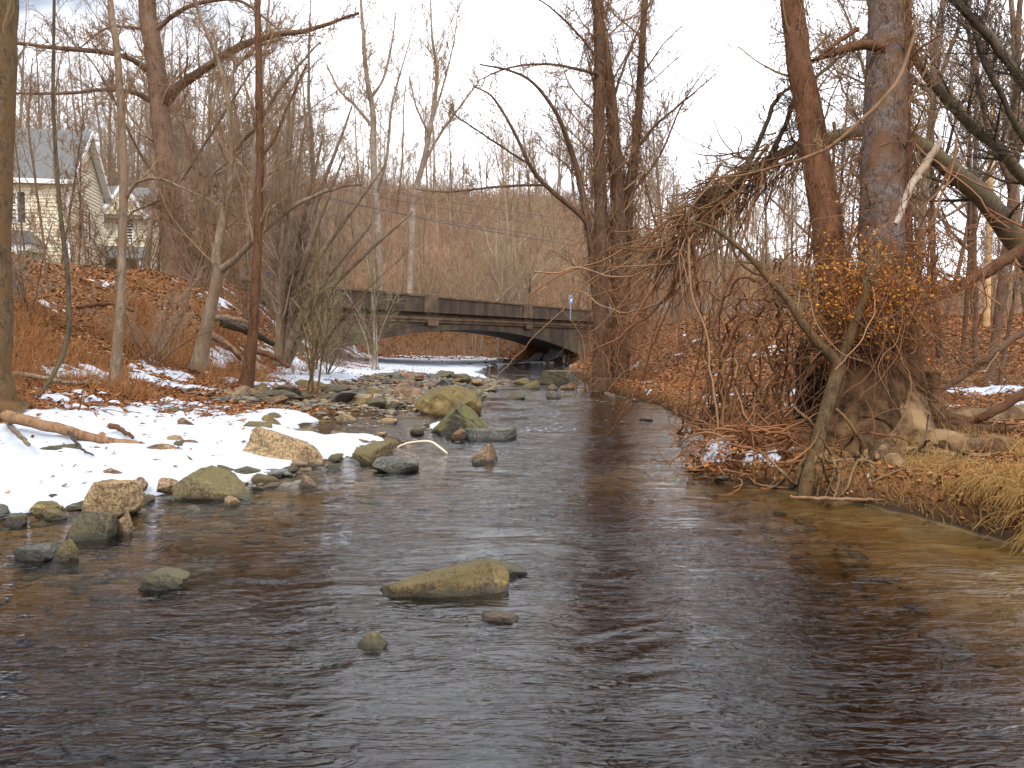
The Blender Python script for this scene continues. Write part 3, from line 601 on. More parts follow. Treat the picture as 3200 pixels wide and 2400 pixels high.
def house2():
    e = empty('house', (-24.8, 57.0, 4.0), 'far cream house with twin white gables between the first house and the thick trunk', 'house', rz=0.28)
    W_, D_, He, Hr = 9.0, 6.0, 6.3, 8.4
    b = BX(); siding_wall(b, -W_, 0, 0, He, 0); fr = b.build('front_wall', M['siding'], e)
    g = BX()
    def clip(z): k = 0 if z <= He else (z - He) / (Hr - He) * D_ / 2; return (k, D_ - k)
    siding_wall(g, 0, D_, 0, Hr - .02, 0, clip=clip); ge = g.build('gable_wall', M['siding'], e); ge.rotation_euler = (0, 0, math.pi / 2)
    bk = BX(); bk.box(-W_, -0.06, 0.05, D_, 0, He - .02); bk.build('house_body', M['siding'], e)
    rf = BX(); rf.prism([(-W_ - .3, -.4, He - .3), (.35, -.4, He - .3), (.35, D_ / 2, Hr), (-W_ - .3, D_ / 2, Hr)], (0, 0, .13)); rf.prism([(-W_ - .3, D_ / 2, Hr), (.35, D_ / 2, Hr), (.35, D_ + .4, He - .3), (-W_ - .3, D_ + .4, He - .3)], (0, 0, .13)); rf.build('roof', M['roof_grey'], e)
    for x in (-4.9, -1.5):
        q = BX(); q.prism([(x - 1.35, -0.75, He - .25), (x + 1.35, -0.75, He - .25), (x, -0.75, He + 1.7)], (0, 2.2, 0)); d = q.build('dormer', M['siding'], e)
        t = BX(); t.prism([(x - 1.6, -0.85, He - .5), (x - 1.35, -0.85, He - .5), (x, -0.85, He + 1.6), (x, -0.85, He + 1.95)], (0, 2.4, 0)); t.prism([(x + .004, -0.85, He + 1.95), (x + .004, -0.85, He + 1.6), (x + 1.35, -0.85, He - .5), (x + 1.6, -0.85, He - .5)], (0, 2.4, 0)); t.build('gable_trim', M['white_paint'], d)
        window(fr, x, 4.5, 0.9, 1.5, 0)
    f = BX(); f.box(-W_ - .3, .38, -.46, -.403, He - .45, He - .18); f.box(-.12, .03, -.04, .12, 0, He - .46); f.build('fascia', M['white_paint'], e)
    p = BX(); p.prism([(-W_, -2.6, 2.9), (0, -2.6, 2.9), (0, -0.05, 3.9), (-W_, -0.05, 3.9)], (0, 0, .12)); p.build('porch_roof', M['roof_grey'], e)
    for x in (-.2, -3.6): c = BX(); c.box(x - .1, x + .1, -2.5, -2.3, -.3, 2.9); c.build('porch_column', M['white_paint'], e)
    window(ge, 3.4, 2.0, .9, 1.4, 0)
house2()

# ------------------------------------------------------------------ arch bridge
def bridge():
    # local x = t along the face (towards the right end), local y = across, z up
    e = empty('bridge', (-4.24, 43.0, 0), 'weathered concrete arch bridge with panelled parapet crossing the stream', 'bridge', rz=math.atan2(0.888, 0.46))
    c, s = 0.46, 0.888
    off = np.array([-2.2, 6.2]); OY = np.array([off[0] * c + off[1] * s, -off[0] * s + off[1] * c])   # skew vector in local axes
    ox, oy = float(OY[0]), float(OY[1])
    T0, T1, tc_, top = -13.2, 25.5, 4.5, 2.68
    arch = lambda t: 2.2 - 0.0068 * (t - tc_)**2
    ts = np.linspace(-11.5, 19.9, 60)
    lo = [(T0, -1.0)] + [(-11.5, -1.0)] + [(float(t), float(arch(t))) for t in ts] + [(19.9, -1.0), (T1, -1.0)]
    ring = BX()
    # spandrel face as vertical quads, slightly recessed; arch ring proud of it
    def strip(x, za, zb, y): return [(x, y, za), (x, y, zb)]
    def sp_face(y, yb, name, mat, parent):
        b = BX(); xs = [p[0] for p in lo]
        for (xa, za), (xb, zb) in zip(lo[:-1], lo[1:]):
            if abs(xb - xa) < 1e-6: continue
            b.poly([(xa, y, za), (xb, y, zb), (xb, y, top), (xa, y, top)])
        return b.build(name, mat, parent)
    sp_face(0.0, 0.4, 'spandrel_wall', M['concrete'], e)
    bk = sp_face(0.0, 0.4, 'spandrel_wall', M['concrete'], e); bk.location = (ox, oy, 0)
    so = BX()
    for k in range(len(ts) - 1):
        a, b_ = float(ts[k]), float(ts[k + 1]); so.poly([(a, 0, arch(a)), (a + ox, oy, arch(a)), (b_ + ox, oy, arch(b_)), (b_, 0, arch(b_))])
    for t in (-11.5, 19.9): so.poly([(t, 0, -1), (t + ox, oy, -1), (t + ox, oy, arch(t)), (t, 0, arch(t))])
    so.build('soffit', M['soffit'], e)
    rg = BX()
    for k in range(len(ts) - 1):
        a, b_ = float(ts[k]), float(ts[k + 1]); h = 0.30
        rg.prism([(a, -0.05, arch(a) - 0.002), (b_, -0.05, arch(b_) - 0.002), (b_, -0.05, arch(b_) + h), (a, -0.05, arch(a) + h)], (0, 0.048, 0))
    rg.build('arch_ring', M['concrete'], e)
    dk = BX(); dk.prism([(T0, 0.02, top), (T1, 0.02, top), (T1 + ox, oy - .02, top), (T0 + ox, oy - .02, top)], (0, 0, 0.115)); dk.build('deck', M['concrete'], e)
    lg = BX(); lg.box(T0, T1, -0.22, -0.004, 2.66, 2.80); lg.box(T0, T1, -0.13, -0.004, 2.52, 2.657); lg.build('ledge', M['concrete_light'], e, 0.02)
    def parapet(yo, xo, name):
        b = BX(); b.box(T0 + xo, T1 + xo, yo - 0.02, yo + 0.22, 2.803, 3.82); p = b.build('parapet', M['concrete'], e)
        cp = BX(); cp.box(T0 + xo, T1 + xo, yo - 0.09, yo + 0.29, 3.822, 3.95); cp.build('coping', M['concrete_light'], p, 0.015)
        br = BX(); br.box(T0 + xo, T1 + xo, yo - 0.06, yo - 0.022, 2.803, 2.90); br.build('base_course', M['concrete_light'], p)
        for t in (-11.3, 0.0, 11.3, 22.6):
            q = BX(); q.box(t - 0.62 + xo, t + 0.62 + xo, yo - 0.125, yo + 0.33, 2.805, 3.985); q.build('pilaster', M['concrete_light'], e, 0.02)
        return p
    parapet(0.0, 0.0, 'parapet'); parapet(oy - 0.25, ox, 'parapet')
    for t in (0.0, 11.3):
        br = BX(); br.box(t - 0.5, t + 0.5, -0.20, -0.135, 2.36, 2.657); br.build('corbel', M['concrete_light'], e)
bridge()

# ------------------------------------------------------------------ rocks
def ico(sub):
    import bmesh
    bm = bmesh.new(); bmesh.ops.create_icosphere(bm, subdivisions=sub, radius=1.0)
    V = np.array([v.co[:] for v in bm.verts]); Fc = np.array([[v.index for v in f.verts] for f in bm.faces]); bm.free(); return V, Fc
ICO = {k: ico(k) for k in (1, 2, 3, 4, 5)}
def n3(V, s, sc):
    return (fbm(V[:, 0] * sc + V[:, 2] * 1.7 * sc, V[:, 1] * sc - V[:, 2] * 1.3 * sc, s, 4))
def rock_geo(seed, dims, sub=4, cuts=14, lo=0.48, hi=0.88, rough=0.07, planes=()):
    rng = np.random.default_rng(seed); V, Fc = ICO[sub]; V = V.copy()
    for nrm_, d in planes:
        n = np.array(nrm_, float); n /= np.linalg.norm(n); s = V @ n - d; V -= np.maximum(s, 0)[:, None] * n
    for k in range(cuts):
        n = rng.normal(size=3); n /= np.linalg.norm(n); d = rng.uniform(lo, hi); s = V @ n - d; V -= np.maximum(s, 0)[:, None] * n * 0.96
    mn, mx_ = V.min(0), V.max(0); V = (V - (mn + mx_) / 2) / ((mx_ - mn) / 2)
    nv = nrm(V)
    V = V + nv * (rough * n3(V, seed, 3.0) + rough * 0.5 * n3(V, seed + 7, 9.0))[:, None]
    return V * (np.array(dims) / 2), Fc
def rock_obj(name, geo, mat, loc, rz, label, group=None, cat='rock'):
    me = mesh_np(name, geo[0], geo[1]); o = link(name, me, mat, None, loc); o.rotation_euler = (0, 0, rz); tag(o, label, cat, group); return o
# x0, x1, ytop, ybase (photo pixels), ground height, depth ratio, material, seed, label, planes, tilt
HR = [
 (745, 1015, 1336, 1448, 0.06, 0.55, 'r_tan', 3, 'large flat faced tan boulder standing in the snow on the left shore', [((0.05, -0.75, 0.65), 0.34), ((0, -1, 0.1), 0.75), ((0.5, 0, 0.85), 0.55), ((-1, 0, 0.3), 0.72), ((0.25, 0.1, 1), 0.42)], (0, 0.10, 0)),
 (256, 432, 1500, 1588, 0.08, 0.6, 'r_tan', 105, 'square tan block of stone with a pitted front, low in the snow', [((0, 0, 1), 0.55), ((0, -1, 0), 0.6), ((-1, -.1, 0), 0.7), ((1, 0, 0.1), 0.72)], (0, 0, 0)),
 (540, 776, 1458, 1552, 0.04, 0.6, 'r_moss', 7, 'olive mossy sloping boulder at the edge of the snow', [((0.3, -0.3, 1), 0.5)], (0, 0.12, 0)),
 (436, 556, 1388, 1432, 0.16, 0.6, 'r_brown', 9, 'brown lumpy stone at the end of the log on the snow', [], (0, 0, 0)),
 (184, 352, 1588, 1690, 0.0, 0.7, 'r_dark', 11, 'dark grey angular block at the water edge, lower left', [((0.2, -1, 0.3), 0.6), ((0.1, 0.2, 1), 0.6), ((1, -0.4, 0), 0.7)], (0.1, 0, 0.3)),
 (346, 404, 1592, 1672, 0.0, 0.7, 'r_tan', 13, 'small pointed tan stone leaning beside the dark block', [((1, 0, 0.5), 0.4)], (0, 0.3, 0)),
 (150, 240, 1676, 1752, 0.0, 0.7, 'r_moss', 15, 'egg shaped greenish stone standing in shallow water', [], (0, 0.35, 0)),
 (30, 156, 1704, 1752, 0.0, 0.8, 'r_slate', 17, 'flat grey slab in shallow water beside the egg shaped stone', [((0, 0, 1), 0.35)], (0, 0, 0)),
 (408, 572, 1776, 1846, 0.0, 0.7, 'r_dark', 19, 'lone grey wedge of stone in the brown water, lower left', [((0.5, 0, 1), 0.5), ((-0.7, 0, 0.8), 0.5)], (0, 0, 0)),
 (1170, 1590, 1756, 1866, 0.0, 0.36, 'r_yellow', 21, 'long pointed yellow stone alone in the middle of the stream', [((-0.45, 0, 1), 0.35), ((0.1, -1, 0.45), 0.55), ((-0.4, -1, 0), 0.55), ((-.4, 1, 0), .55)], (0, 0, 0.08)),
 (1430, 1648, 1740, 1808, 0.0, 0.6, 'r_dark', 23, 'dark stone tucked behind the long yellow stone', [((0.6, 0, 1), 0.4)], (0, 0, 0)),
 (1098, 1214, 1976, 2060, -0.045, 0.7, 'r_moss', 25, 'pale greenish stone just breaking the surface in the foreground', [], (0, 0, 0)),
 (1500, 1618, 1915, 1975, -0.05, 0.7, 'r_brown', 27, 'tan stone just under the ripples in front of the long yellow stone', [((0, 0, 1), 0.4)], (0, 0, 0)),
 (1300, 1504, 1200, 1294, 0.02, 0.8, 'r_yellow', 29, 'big yellow boulder highest of the rocks in mid stream', [((-0.6, -0.2, 0.8), 0.5), ((0.8, 0, 0.7), 0.72)], (0, 0, 0)),
 (1340, 1408, 1246, 1300, 0.02, 0.8, 'r_yellow', 31, 'small ochre stone leaning on the big yellow boulder', [], (0, 0, 0)),
 (1440, 1506, 1232, 1290, 0.02, 0.8, 'r_moss', 33, 'rounded olive stone at the right foot of the big yellow boulder', [], (0, 0, 0)),
 (1342, 1534, 1254, 1350, 0.03, 0.7, 'r_pyramid', 35, 'black pyramid shaped boulder with a mossy left slope', [((-0.75, -0.1, 0.8), 0.33), ((0.75, -0.2, 0.8), 0.40), ((0.15, -1, 0.35), 0.45)], (0, 0, 0)),
 (1452, 1614, 1338, 1376, 0.0, 0.8, 'r_slate', 37, 'flat grey slab in the water right of the black boulder', [((0, 0, 1), 0.3), ((0, -1, 0), 0.7)], (0, 0, 0)),
 (1408, 1454, 1340, 1373, 0.03, 0.8, 'r_brown', 39, 'small rounded brown stone in front of the black boulder', [], (0, 0, 0)),
 (1280, 1324, 1328, 1352, 0.05, 0.8, 'r_dark', 40, 'small dark stone in the snow left of the black boulder', [], (0, 0, 0)),
 (1102, 1222, 1378, 1444, 0.03, 0.8, 'r_moss', 41, 'round mossy boulder beside the bent pale stick', [], (0, 0, 0)),
 (1166, 1306, 1430, 1477, 0.0, 0.7, 'r_slate', 43, 'flat blue grey slab of rock below the round mossy boulder', [((0.05, -0.1, 1), 0.35), ((0.2, -1, 0), 0.6)], (0, 0.05, 0)),
 (1478, 1564, 1376, 1444, 0.0, 0.6, 'r_brown', 45, 'tilted brown stone standing alone in the stream', [((0.7, -0.1, 0.7), 0.3), ((-0.3, -1, 0.1), 0.5)], (0, 0.45, 0)),
 (1474, 1512, 1432, 1454, 0.0, 0.8, 'r_dark', 47, 'small black stone under the tilted brown stone', [], (0, 0, 0)),
 (1348, 1412, 1186, 1222, 0.06, 0.8, 'r_slate', 49, 'grey green block behind the big yellow boulder', [((0, 0, 1), 0.6)], (0, 0, 0)),
 (1686, 1808, 1158, 1200, 0.05, 0.9, 'r_dark', 51, 'broad dark boulder at the foot of the right bridge abutment', [((0, 0, 1), 0.6)], (0, 0, 0)),
 (1632, 1686, 1186, 1216, 0.0, 0.8, 'r_moss', 53, 'olive stone left of the broad dark boulder by the bridge', [], (0, 0, 0)),
 (1606, 1660, 1180, 1202, 0.0, 0.8, 'r_moss', 54, 'low mossy stone farthest left of those by the right abutment', [], (0, 0, 0)),
 (1582, 1640, 1230, 1250, 0.0, 0.8, 'r_dark', 55, 'dark stone alone in the channel between bridge and riffle', [], (0, 0, 0)),
 (1707, 1754, 1220, 1246, 0.0, 0.8, 'r_slate', 57, 'grey rounded stone near the right shore below the bridge', [], (0, 0, 0)),
 (1710, 1744, 1200, 1222, 0.0, 0.8, 'r_moss', 58, 'small mossy stone under the broad dark boulder', [], (0, 0, 0)),
 (1750, 1800, 1196, 1214, 0.05, 0.8, 'r_brown', 59, 'brown stone on the right shore below the abutment', [], (0, 0, 0)),
 (1990, 2040, 1302, 1316, 0.0, 0.8, 'r_brown', 60, 'small tan stone in the riffle near the right shore', [], (0, 0, 0)),
 (800, 880, 1294, 1332, 0.1, 0.8, 'r_yellow', 61, 'yellow brown stone above the large tan boulder', [], (0, 0, 0)),
 (755, 845, 1316, 1352, 0.14, 0.7, 'r_moss', 62, 'olive slab just behind the large tan boulder', [((0, 0, 1), 0.5)], (0, 0, 0)),
 (905, 990, 1336, 1366, 0.05, 0.8, 'r_moss', 63, 'mossy low stone at the right shoulder of the large tan boulder', [], (0, 0, 0)),
 (1012, 1076, 1346, 1378, 0.0, 0.7, 'r_brown', 64, 'reddish stone beside the small snow cap in the pool', [], (0, 0, 0)),
 (1046, 1110, 1290, 1318, 0.03, 0.8, 'r_tan', 65, 'angular pale tan stone at the edge of the back pool', [((0.5, 0, 1), 0.4)], (0, 0, 0)),
 (1175, 1240, 1306, 1322, 0.02, 0.8, 'r_tan', 66, 'flat buff stone on the shore of the back pool', [], (0, 0, 0)),
 (540, 592, 1376, 1404, 0.2, 0.8, 'r_dark', 67, 'dark triangular stone above the brown lumpy stone', [((0.6, 0, 0.9), 0.4)], (0, 0, 0)),
 (590, 708, 1420, 1458, 0.08, 0.7, 'r_dark', 68, 'dark flat stone edged with snow above the mossy sloping boulder', [((0, 0, 1), 0.4)], (0, 0, 0)),
 (550, 608, 1304, 1340, 0.25, 0.8, 'r_brown', 69, 'rounded tan stone high on the snowy beach', [], (0, 0, 0)),
 (725, 820, 1412, 1440, 0.07, 0.7, 'r_slate', 70, 'grey stone half under the snow left of the large tan boulder foot', [], (0, 0, 0)),
 (742, 818, 1426, 1452, 0.05, 0.7, 'r_brown', 71, 'flat brown stone below the large tan boulder', [((0, 0, 1), 0.4)], (0, 0, 0)),
 (924, 990, 1488, 1522, 0.0, 0.8, 'r_brown', 72, 'rough brown stone at the waterline right of the snow tongue', [], (0, 0, 0)),
 (682, 734, 1530, 1560, 0.0, 0.8, 'r_slate', 73, 'grey round stone on the shore below the mossy sloping boulder', [], (0, 0, 0)),
 (690, 742, 1550, 1582, 0.0, 0.8, 'r_tan', 74, 'pale grey angular stone lowest on the small gravel spit', [], (0, 0, 0)),
 (404, 452, 1490, 1518, 0.12, 0.8, 'r_brown', 75, 'small dark stone on snow right above the square tan block', [], (0, 0, 0)),
 (476, 548, 1494, 1526, 0.1, 0.8, 'r_brown', 76, 'faceted brown stone on snow between block and mossy boulder', [], (0, 0, 0)),
 (470, 518, 1432, 1462, 0.13, 0.8, 'r_slate', 77, 'grey egg shaped stone on smooth snow below the lumpy stone', [], (0, 0, 0)),
 (170, 232, 1456, 1472, 0.2, 0.8, 'r_slate', 78, 'thin grey stone barely showing through smooth snow', [], (0, 0, 0)),
 (298, 372, 1462, 1484, 0.17, 0.8, 'r_brown', 79, 'flat brown stone showing through the snow above the square block', [], (0, 0, 0)),
 (80, 180, 1568, 1606, 0.03, 0.8, 'r_yellow', 80, 'yellow brown flat stone at the lower edge of the snow', [((0, 0, 1), 0.4)], (0, 0, 0)),
 (120, 196, 1590, 1626, 0.0, 0.8, 'r_moss', 81, 'greenish flat stone left of the dark angular block', [((0, 0, 1), 0.4)], (0, 0, 0)),
 (-10, 70, 1608, 1646, 0.0, 0.8, 'r_dark', 82, 'dark slab at the left edge of the photo by the water', [((0, 0, 1), 0.4)], (0, 0, 0)),
 (1235, 1290, 1222, 1262, 0.04, 0.8, 'r_brown', 83, 'dark red stone left of the big yellow boulder', [((0.4, 0, 1), 0.4)], (0, 0, 0)),
 (1060, 1160, 1232, 1262, 0.08, 0.8, 'r_tan', 84, 'long tan stone lying on the gravel bar', [((0, 0, 1), 0.4)], (0, 0, 0)),
 (1045, 1100, 1196, 1232, 0.15, 0.8, 'r_dark', 85, 'dark peaked boulder at the back of the gravel bar', [((0.6, 0, 0.9), 0.4)], (0, 0, 0)),
]
PLACED = []
for (x0, x1, yt, yb, gz, dr_, mt, sd_, lab, pl, tilt) in HR:
    d = GD(yb, gz); wd = (x1 - x0) / F * d; dep = wd * dr_
    h = max((yb - yt) / F * d - 0.40 * dep * CAMH / d, 0.035)
    tot = h * 1.9
    geo = rock_geo(sd_, (wd * 1.04, dep, tot), 5 if wd * F / d > 90 else 4, planes=pl, cuts=15)
    cy = d + dep * 0.42; cx = ((x0 + x1) / 2 - CX) / F * cy
    cy_z = gz + h - tot / 2
    ob = rock_obj('rock', geo, M[mt], (cx, cy, cy_z), 0, lab); ob.rotation_euler = tilt
    PLACED.append((cx, cy, wd, lab))
# general stones: copies of a dozen shapes, each an object of its own
rng = np.random.default_rng(77)
protos = []
for k in range(12):
    V, Fc = rock_geo(200 + k, (1, rng.uniform(.6, .9), rng.uniform(.28, .55)), 4, cuts=16, lo=.42, hi=.82)
    protos.append(mesh_np('stone', V, Fc))
mats_r = ['r_dark', 'r_slate', 'r_brown', 'r_moss', 'r_tan', 'r_dark', 'r_yellow', 'r_brown']
mcopy = {}
CN = {'r_dark': 'dark', 'r_slate': 'slate grey', 'r_brown': 'brown', 'r_moss': 'olive', 'r_tan': 'tan', 'r_yellow': 'ochre'}
def stone(x, y, s, mt, lab, grp, zoff=0.0):
    k = int(rng.integers(0, 12)); key = (k, mt)
    if key not in mcopy:
        me = protos[k].copy(); me.materials.clear(); me.materials.append(M[mt]); mcopy[key] = me
    z = max(Hs(x, y), -0.04)
    o = link('rock', mcopy[key], None, None, (x, y, z + zoff * s)); o.scale = (s, s * rng.uniform(.8, 1.2), s * rng.uniform(.7, 1.15)); o.rotation_euler = (rng.normal() * .12, rng.normal() * .15, rng.uniform(0, 6.28))
    tag(o, lab, 'rock', grp)
def relation(x, y):
    best = min(PLACED, key=lambda p: math.hypot(p[0] - x, (p[1] - y) * 0.7))
    dx, dy = x - best[0], y - best[1]
    nm = ' '.join(best[3].split()[:4]); nm = best[3]
    for cut in (' at ', ' in ', ' with ', ' on ', ' beside ', ' standing ', ' just ', ' behind', ' left ', ' right ', ' near ', ' above ', ' below ', ' tucked ', ' leaning ', ' alone ', ' highest ', ' under ', ' half ', ' barely ', ' showing ', ' lowest ', ' high ', ' edged ', ' lying ', ' farthest ', ' between '):
        nm = nm.split(cut)[0]
    side = ('right of' if dx > 0 else 'left of') if abs(dx) > abs(dy) * 0.6 else ('behind' if dy > 0 else 'in front of')
    return f'{side} the {nm}'
cnt = 0
def scatter(n, fx, smin, smax, grp, cond, mats=mats_r, word='stone'):
    global cnt
    k = 0; tries = 0
    while k < n and tries < 6000:
        tries += 1
        x, y = fx()
        if not cond(x, y): continue
        if any(math.hypot(p[0] - x, p[1] - y) < p[2] * 0.55 + 0.05 for p in PLACED): continue
        s = smin + (smax - smin) * rng.random()**1.7
        mt = mats[int(rng.integers(0, len(mats)))]
        sz = 'small' if s < smin + (smax - smin) * 0.25 else ('broad' if s > smin + (smax - smin) * 0.6 else 'mid sized')
        rel = relation(x, y)
        stone(x, y, s, mt, f'{sz} {CN[mt]} {word} {rel}', grp, zoff=rng.uniform(0.0, 0.14)); k += 1
        PLACED2.append((x, y, s))
PLACED2 = []
def land(x, y):
    a, b_ = shore(np.array([x]), np.array([y])); return float(a[0]) - x, x - float(b_[0])
scatter(150, lambda: (rng.uniform(-6.0, -0.4), rng.uniform(16.6, 31)), 0.2, 0.9, 'loose stones of the gravel bar', lambda x, y: -0.4 < land(x, y)[0] < 3.6)
scatter(75, lambda: (rng.uniform(-5.6, -1.4), rng.uniform(6.2, 12.6)), 0.09, 0.36, 'stones along the near left shore', lambda x, y: -0.35 < land(x, y)[0] < 0.35)
scatter(36, lambda: (rng.uniform(-8.0, -2.0), rng.uniform(7.5, 15)), 0.12, 0.42, 'stones poking through the beach snow', lambda x, y: 0.4 < land(x, y)[0] < 3.0)
scatter(22, lambda: (rng.uniform(1.5, 5), rng.uniform(17, 52)), 0.15, 0.5, 'stones along the far right shore', lambda x, y: -0.3 < land(x, y)[1] < 0.6)
scatter(18, lambda: (rng.uniform(-4, 3), rng.uniform(30, 56)), 0.2, 0.6, 'stones in the water under the bridge', lambda x, y: -0.6 < land(x, y)[0] < 0.5)
# bed stones and gravel: nobody could count them
def pebbles(name, X, Y, S, label, zlift=0.15, sub=1):
    V0, F0 = ICO[sub]; n = len(X); rg = np.random.default_rng(5)
    dims = np.stack([S, S * rg.uniform(.6, 1, n), S * rg.uniform(.2, .45, n)], -1) / 2
    a = rg.uniform(0, 6.28, n); V = V0[None] * (1 + 0.22 * rg.normal(size=(n, len(V0), 1))) * dims[:, None, :]
    ca, sa = np.cos(a)[:, None], np.sin(a)[:, None]
    x = V[..., 0] * ca - V[..., 1] * sa + X[:, None]; y = V[..., 0] * sa + V[..., 1] * ca + Y[:, None]; z = V[..., 2] + (H(X, Y) + S * zlift)[:, None]
    Vv = np.stack([x, y, z], -1).reshape(-1, 3); Ff = (F0[None] + (np.arange(n) * len(V0))[:, None, None]).reshape(-1, 3)
    o = link(name, mesh_np(name, Vv, Ff, smooth=sub > 1), M['pebble']); tag(o, label, 'gravel', kind='stuff')
n = 5200; X = rng.uniform(-5.6, 2.6, n); Y = 2.4 + 12 * rng.random(n)**1.3
a_, b_ = shore(X, Y); kq = (X > a_ - .1) & (X < b_ + .1); X, Y = X[kq], Y[kq]
pebbles('streambed_stones', X, Y, 0.04 + 0.2 * rng.random(len(X))**2.8, 'rounded brown and grey stones lying on the stream bed', 0.06, 2)
n = 9000; X = rng.uniform(-6.5, 0, n); Y = rng.uniform(16, 34, n); a_, b_ = shore(X, Y); kq = (a_ - X > -0.25) & (a_ - X < 3.8); X, Y = X[kq], Y[kq]
n2 = 7000; X2 = rng.uniform(-6, -1, n2); Y2 = rng.uniform(5.5, 13.2, n2); a_, b_ = shore(X2, Y2); kq = (a_ - X2 > -0.3) & (a_ - X2 < 0.22); X2, Y2 = X2[kq], Y2[kq]
S1 = 0.05 + 0.2 * rng.random(len(X))**2; S2 = 0.02 + 0.09 * rng.random(len(X2))**2
pebbles('gravel', np.r_[X, X2], np.r_[Y, Y2], np.r_[S1, S2], 'wet gravel of the bar and the left shore', 0.1, 1)

# ------------------------------------------------------------------ bare trees
def poly_px(pts):
    """[(px,py,d,r_m)...] -> points, radii"""
    return np.array([PX(p[0], p[1], p[2]) for p in pts]), np.array([p[3] for p in pts])
def hero(name, stems, label, group=None, bm='bark_brown', tm='twig_brown', seed=1, lv=(9, 8, 6), lenf=(0.30, 0.42, 0.5), t0=0.30, up=0.08, wob=0.16, ang=48, rmin=0.004, minr=0.012, flare=0.0, cat='tree', rmax1=0.05, nside=10, stem_wob=0.006, limb_children=None, root_loc=None, bms=None):
    """A tree from measured stems, with branches and twigs grown on them. stems[0] is the trunk; the others are limbs."""
    rg = np.random.default_rng(seed)
    Ps, Rs = [], []
    for s in stems:
        p, r = poly_px(s) if not isinstance(s, tuple) else s
        q, rr = resample(p, r, 40, stem_wob * (1 + 8 * r.mean()), rg); Ps.append(q); Rs.append(rr)
    if flare:
        k = np.arange(40); Rs[0] = Rs[0] * (1 + flare * np.exp(-k / 1.8))
    P = np.array(Ps); Rr = np.array(Rs)
    base = P[0, 0].copy(); rmin = max(rmin * .8, .00023 * base[1]); minr = max(minr * .8, rmin * 1.8); lv = (lv[0] + 4, lv[1] + 2, lv[2] + 1) if cat == 'tree' else lv; rmax1 *= .7; lenf = (lenf[0], lenf[1] * 1.15, lenf[2] * 1.35)
    if root_loc is not None: base = np.array(root_loc, float)
    e = empty(name, base, label, cat, group)
    if bms is None: tr = TS(); tr.add(P, Rr, nside); link('trunk', tr.mesh('trunk', base), M[bm], e)
    else:
        for k, bk_ in enumerate(bms):
            tr = TS(); sl = slice(k, k + 1) if k < len(bms) - 1 else slice(k, None); tr.add(P[sl], Rr[sl], nside); link('trunk', tr.mesh('trunk', base), M[bk_], e)
    cr = TS()
    P1, R1 = grow(P, Rr, lv[0], rg, t0=t0, lenf=lenf[0], ang=ang, K=12, up=up + .03, wob=wob * .5, rf=0.34, tip=.18, rmin=minr, rmax=rmax1); cr.add(P1, R1, 5)
    P2, R2 = grow(P1, R1, lv[1], rg, t0=0.12, lenf=lenf[1], ang=45, K=8, up=up, wob=wob * .7, rf=0.55, tip=.25, rmin=rmin * 1.3, lmin=min(.012 * base[1], .25) + .06); cr.add(P2, R2, 4)
    P3, R3 = grow(P2, R2, lv[2], rg, t0=0.1, lenf=lenf[2], ang=42, K=5, up=up * .8, wob=wob * .7, rf=0.6, tip=.4, rmin=rmin, lmin=min(.008 * base[1], .15) + .05); cr.add(P3, R3, 3)
    link('crown', cr.mesh('crown', base), M[tm], e)
    return e, P, Rr

hero('tree', [[(-8, 1285, 11.5, .25), (-6, 1150, 11.5, .185), (-14, 700, 11.6, .2), (-4, 300, 11.8, .21), (4, 0, 12, .21), (8, -400, 12, .18)]], 'olive barked trunk cut by the left edge of the photo, rising from the snow', bm='bark_olive', tm='twig_olive', seed=11, lv=(3, 5, 4), t0=.6, flare=.5, nside=20)
hero('sapling', [[(120, 1240, 12.6, .028), (160, 1180, 13, .035), (200, 1100, 13.4, .04), (215, 990, 13.6, .04), (205, 810, 13.8, .036), (180, 560, 14, .034), (165, 290, 14.2, .03), (170, 0, 14.4, .024), (165, -200, 14.5, .012)]], 'thin dark crooked sapling curving up from the snow near the left edge', bm='bark_dark', tm='twig_brown', seed=12, lv=(14, 6, 4), lenf=(.16, .4, .5), t0=.4, minr=.008)
hero('tree', [[(355, 1215, 15.6, .10), (372, 1000, 15.6, .085), (380, 800, 15.7, .078), (385, 600, 15.8, .08), (382, 400, 16, .072), (370, 200, 16.2, .065), (345, 0, 16.5, .055), (330, -250, 16.8, .03)],
               [(392, 625, 15.8, .035), (430, 570, 15.6, .03), (500, 560, 15.3, .024), (600, 600, 15, .016), (680, 640, 14.8, .008)]],
     'slender grey brown tree on the brown slope in front of the cream house', bm='bark_grey', tm='twig_brown', seed=13, lv=(10, 7, 5), lenf=(.2, .42, .5), t0=.42, flare=.35)
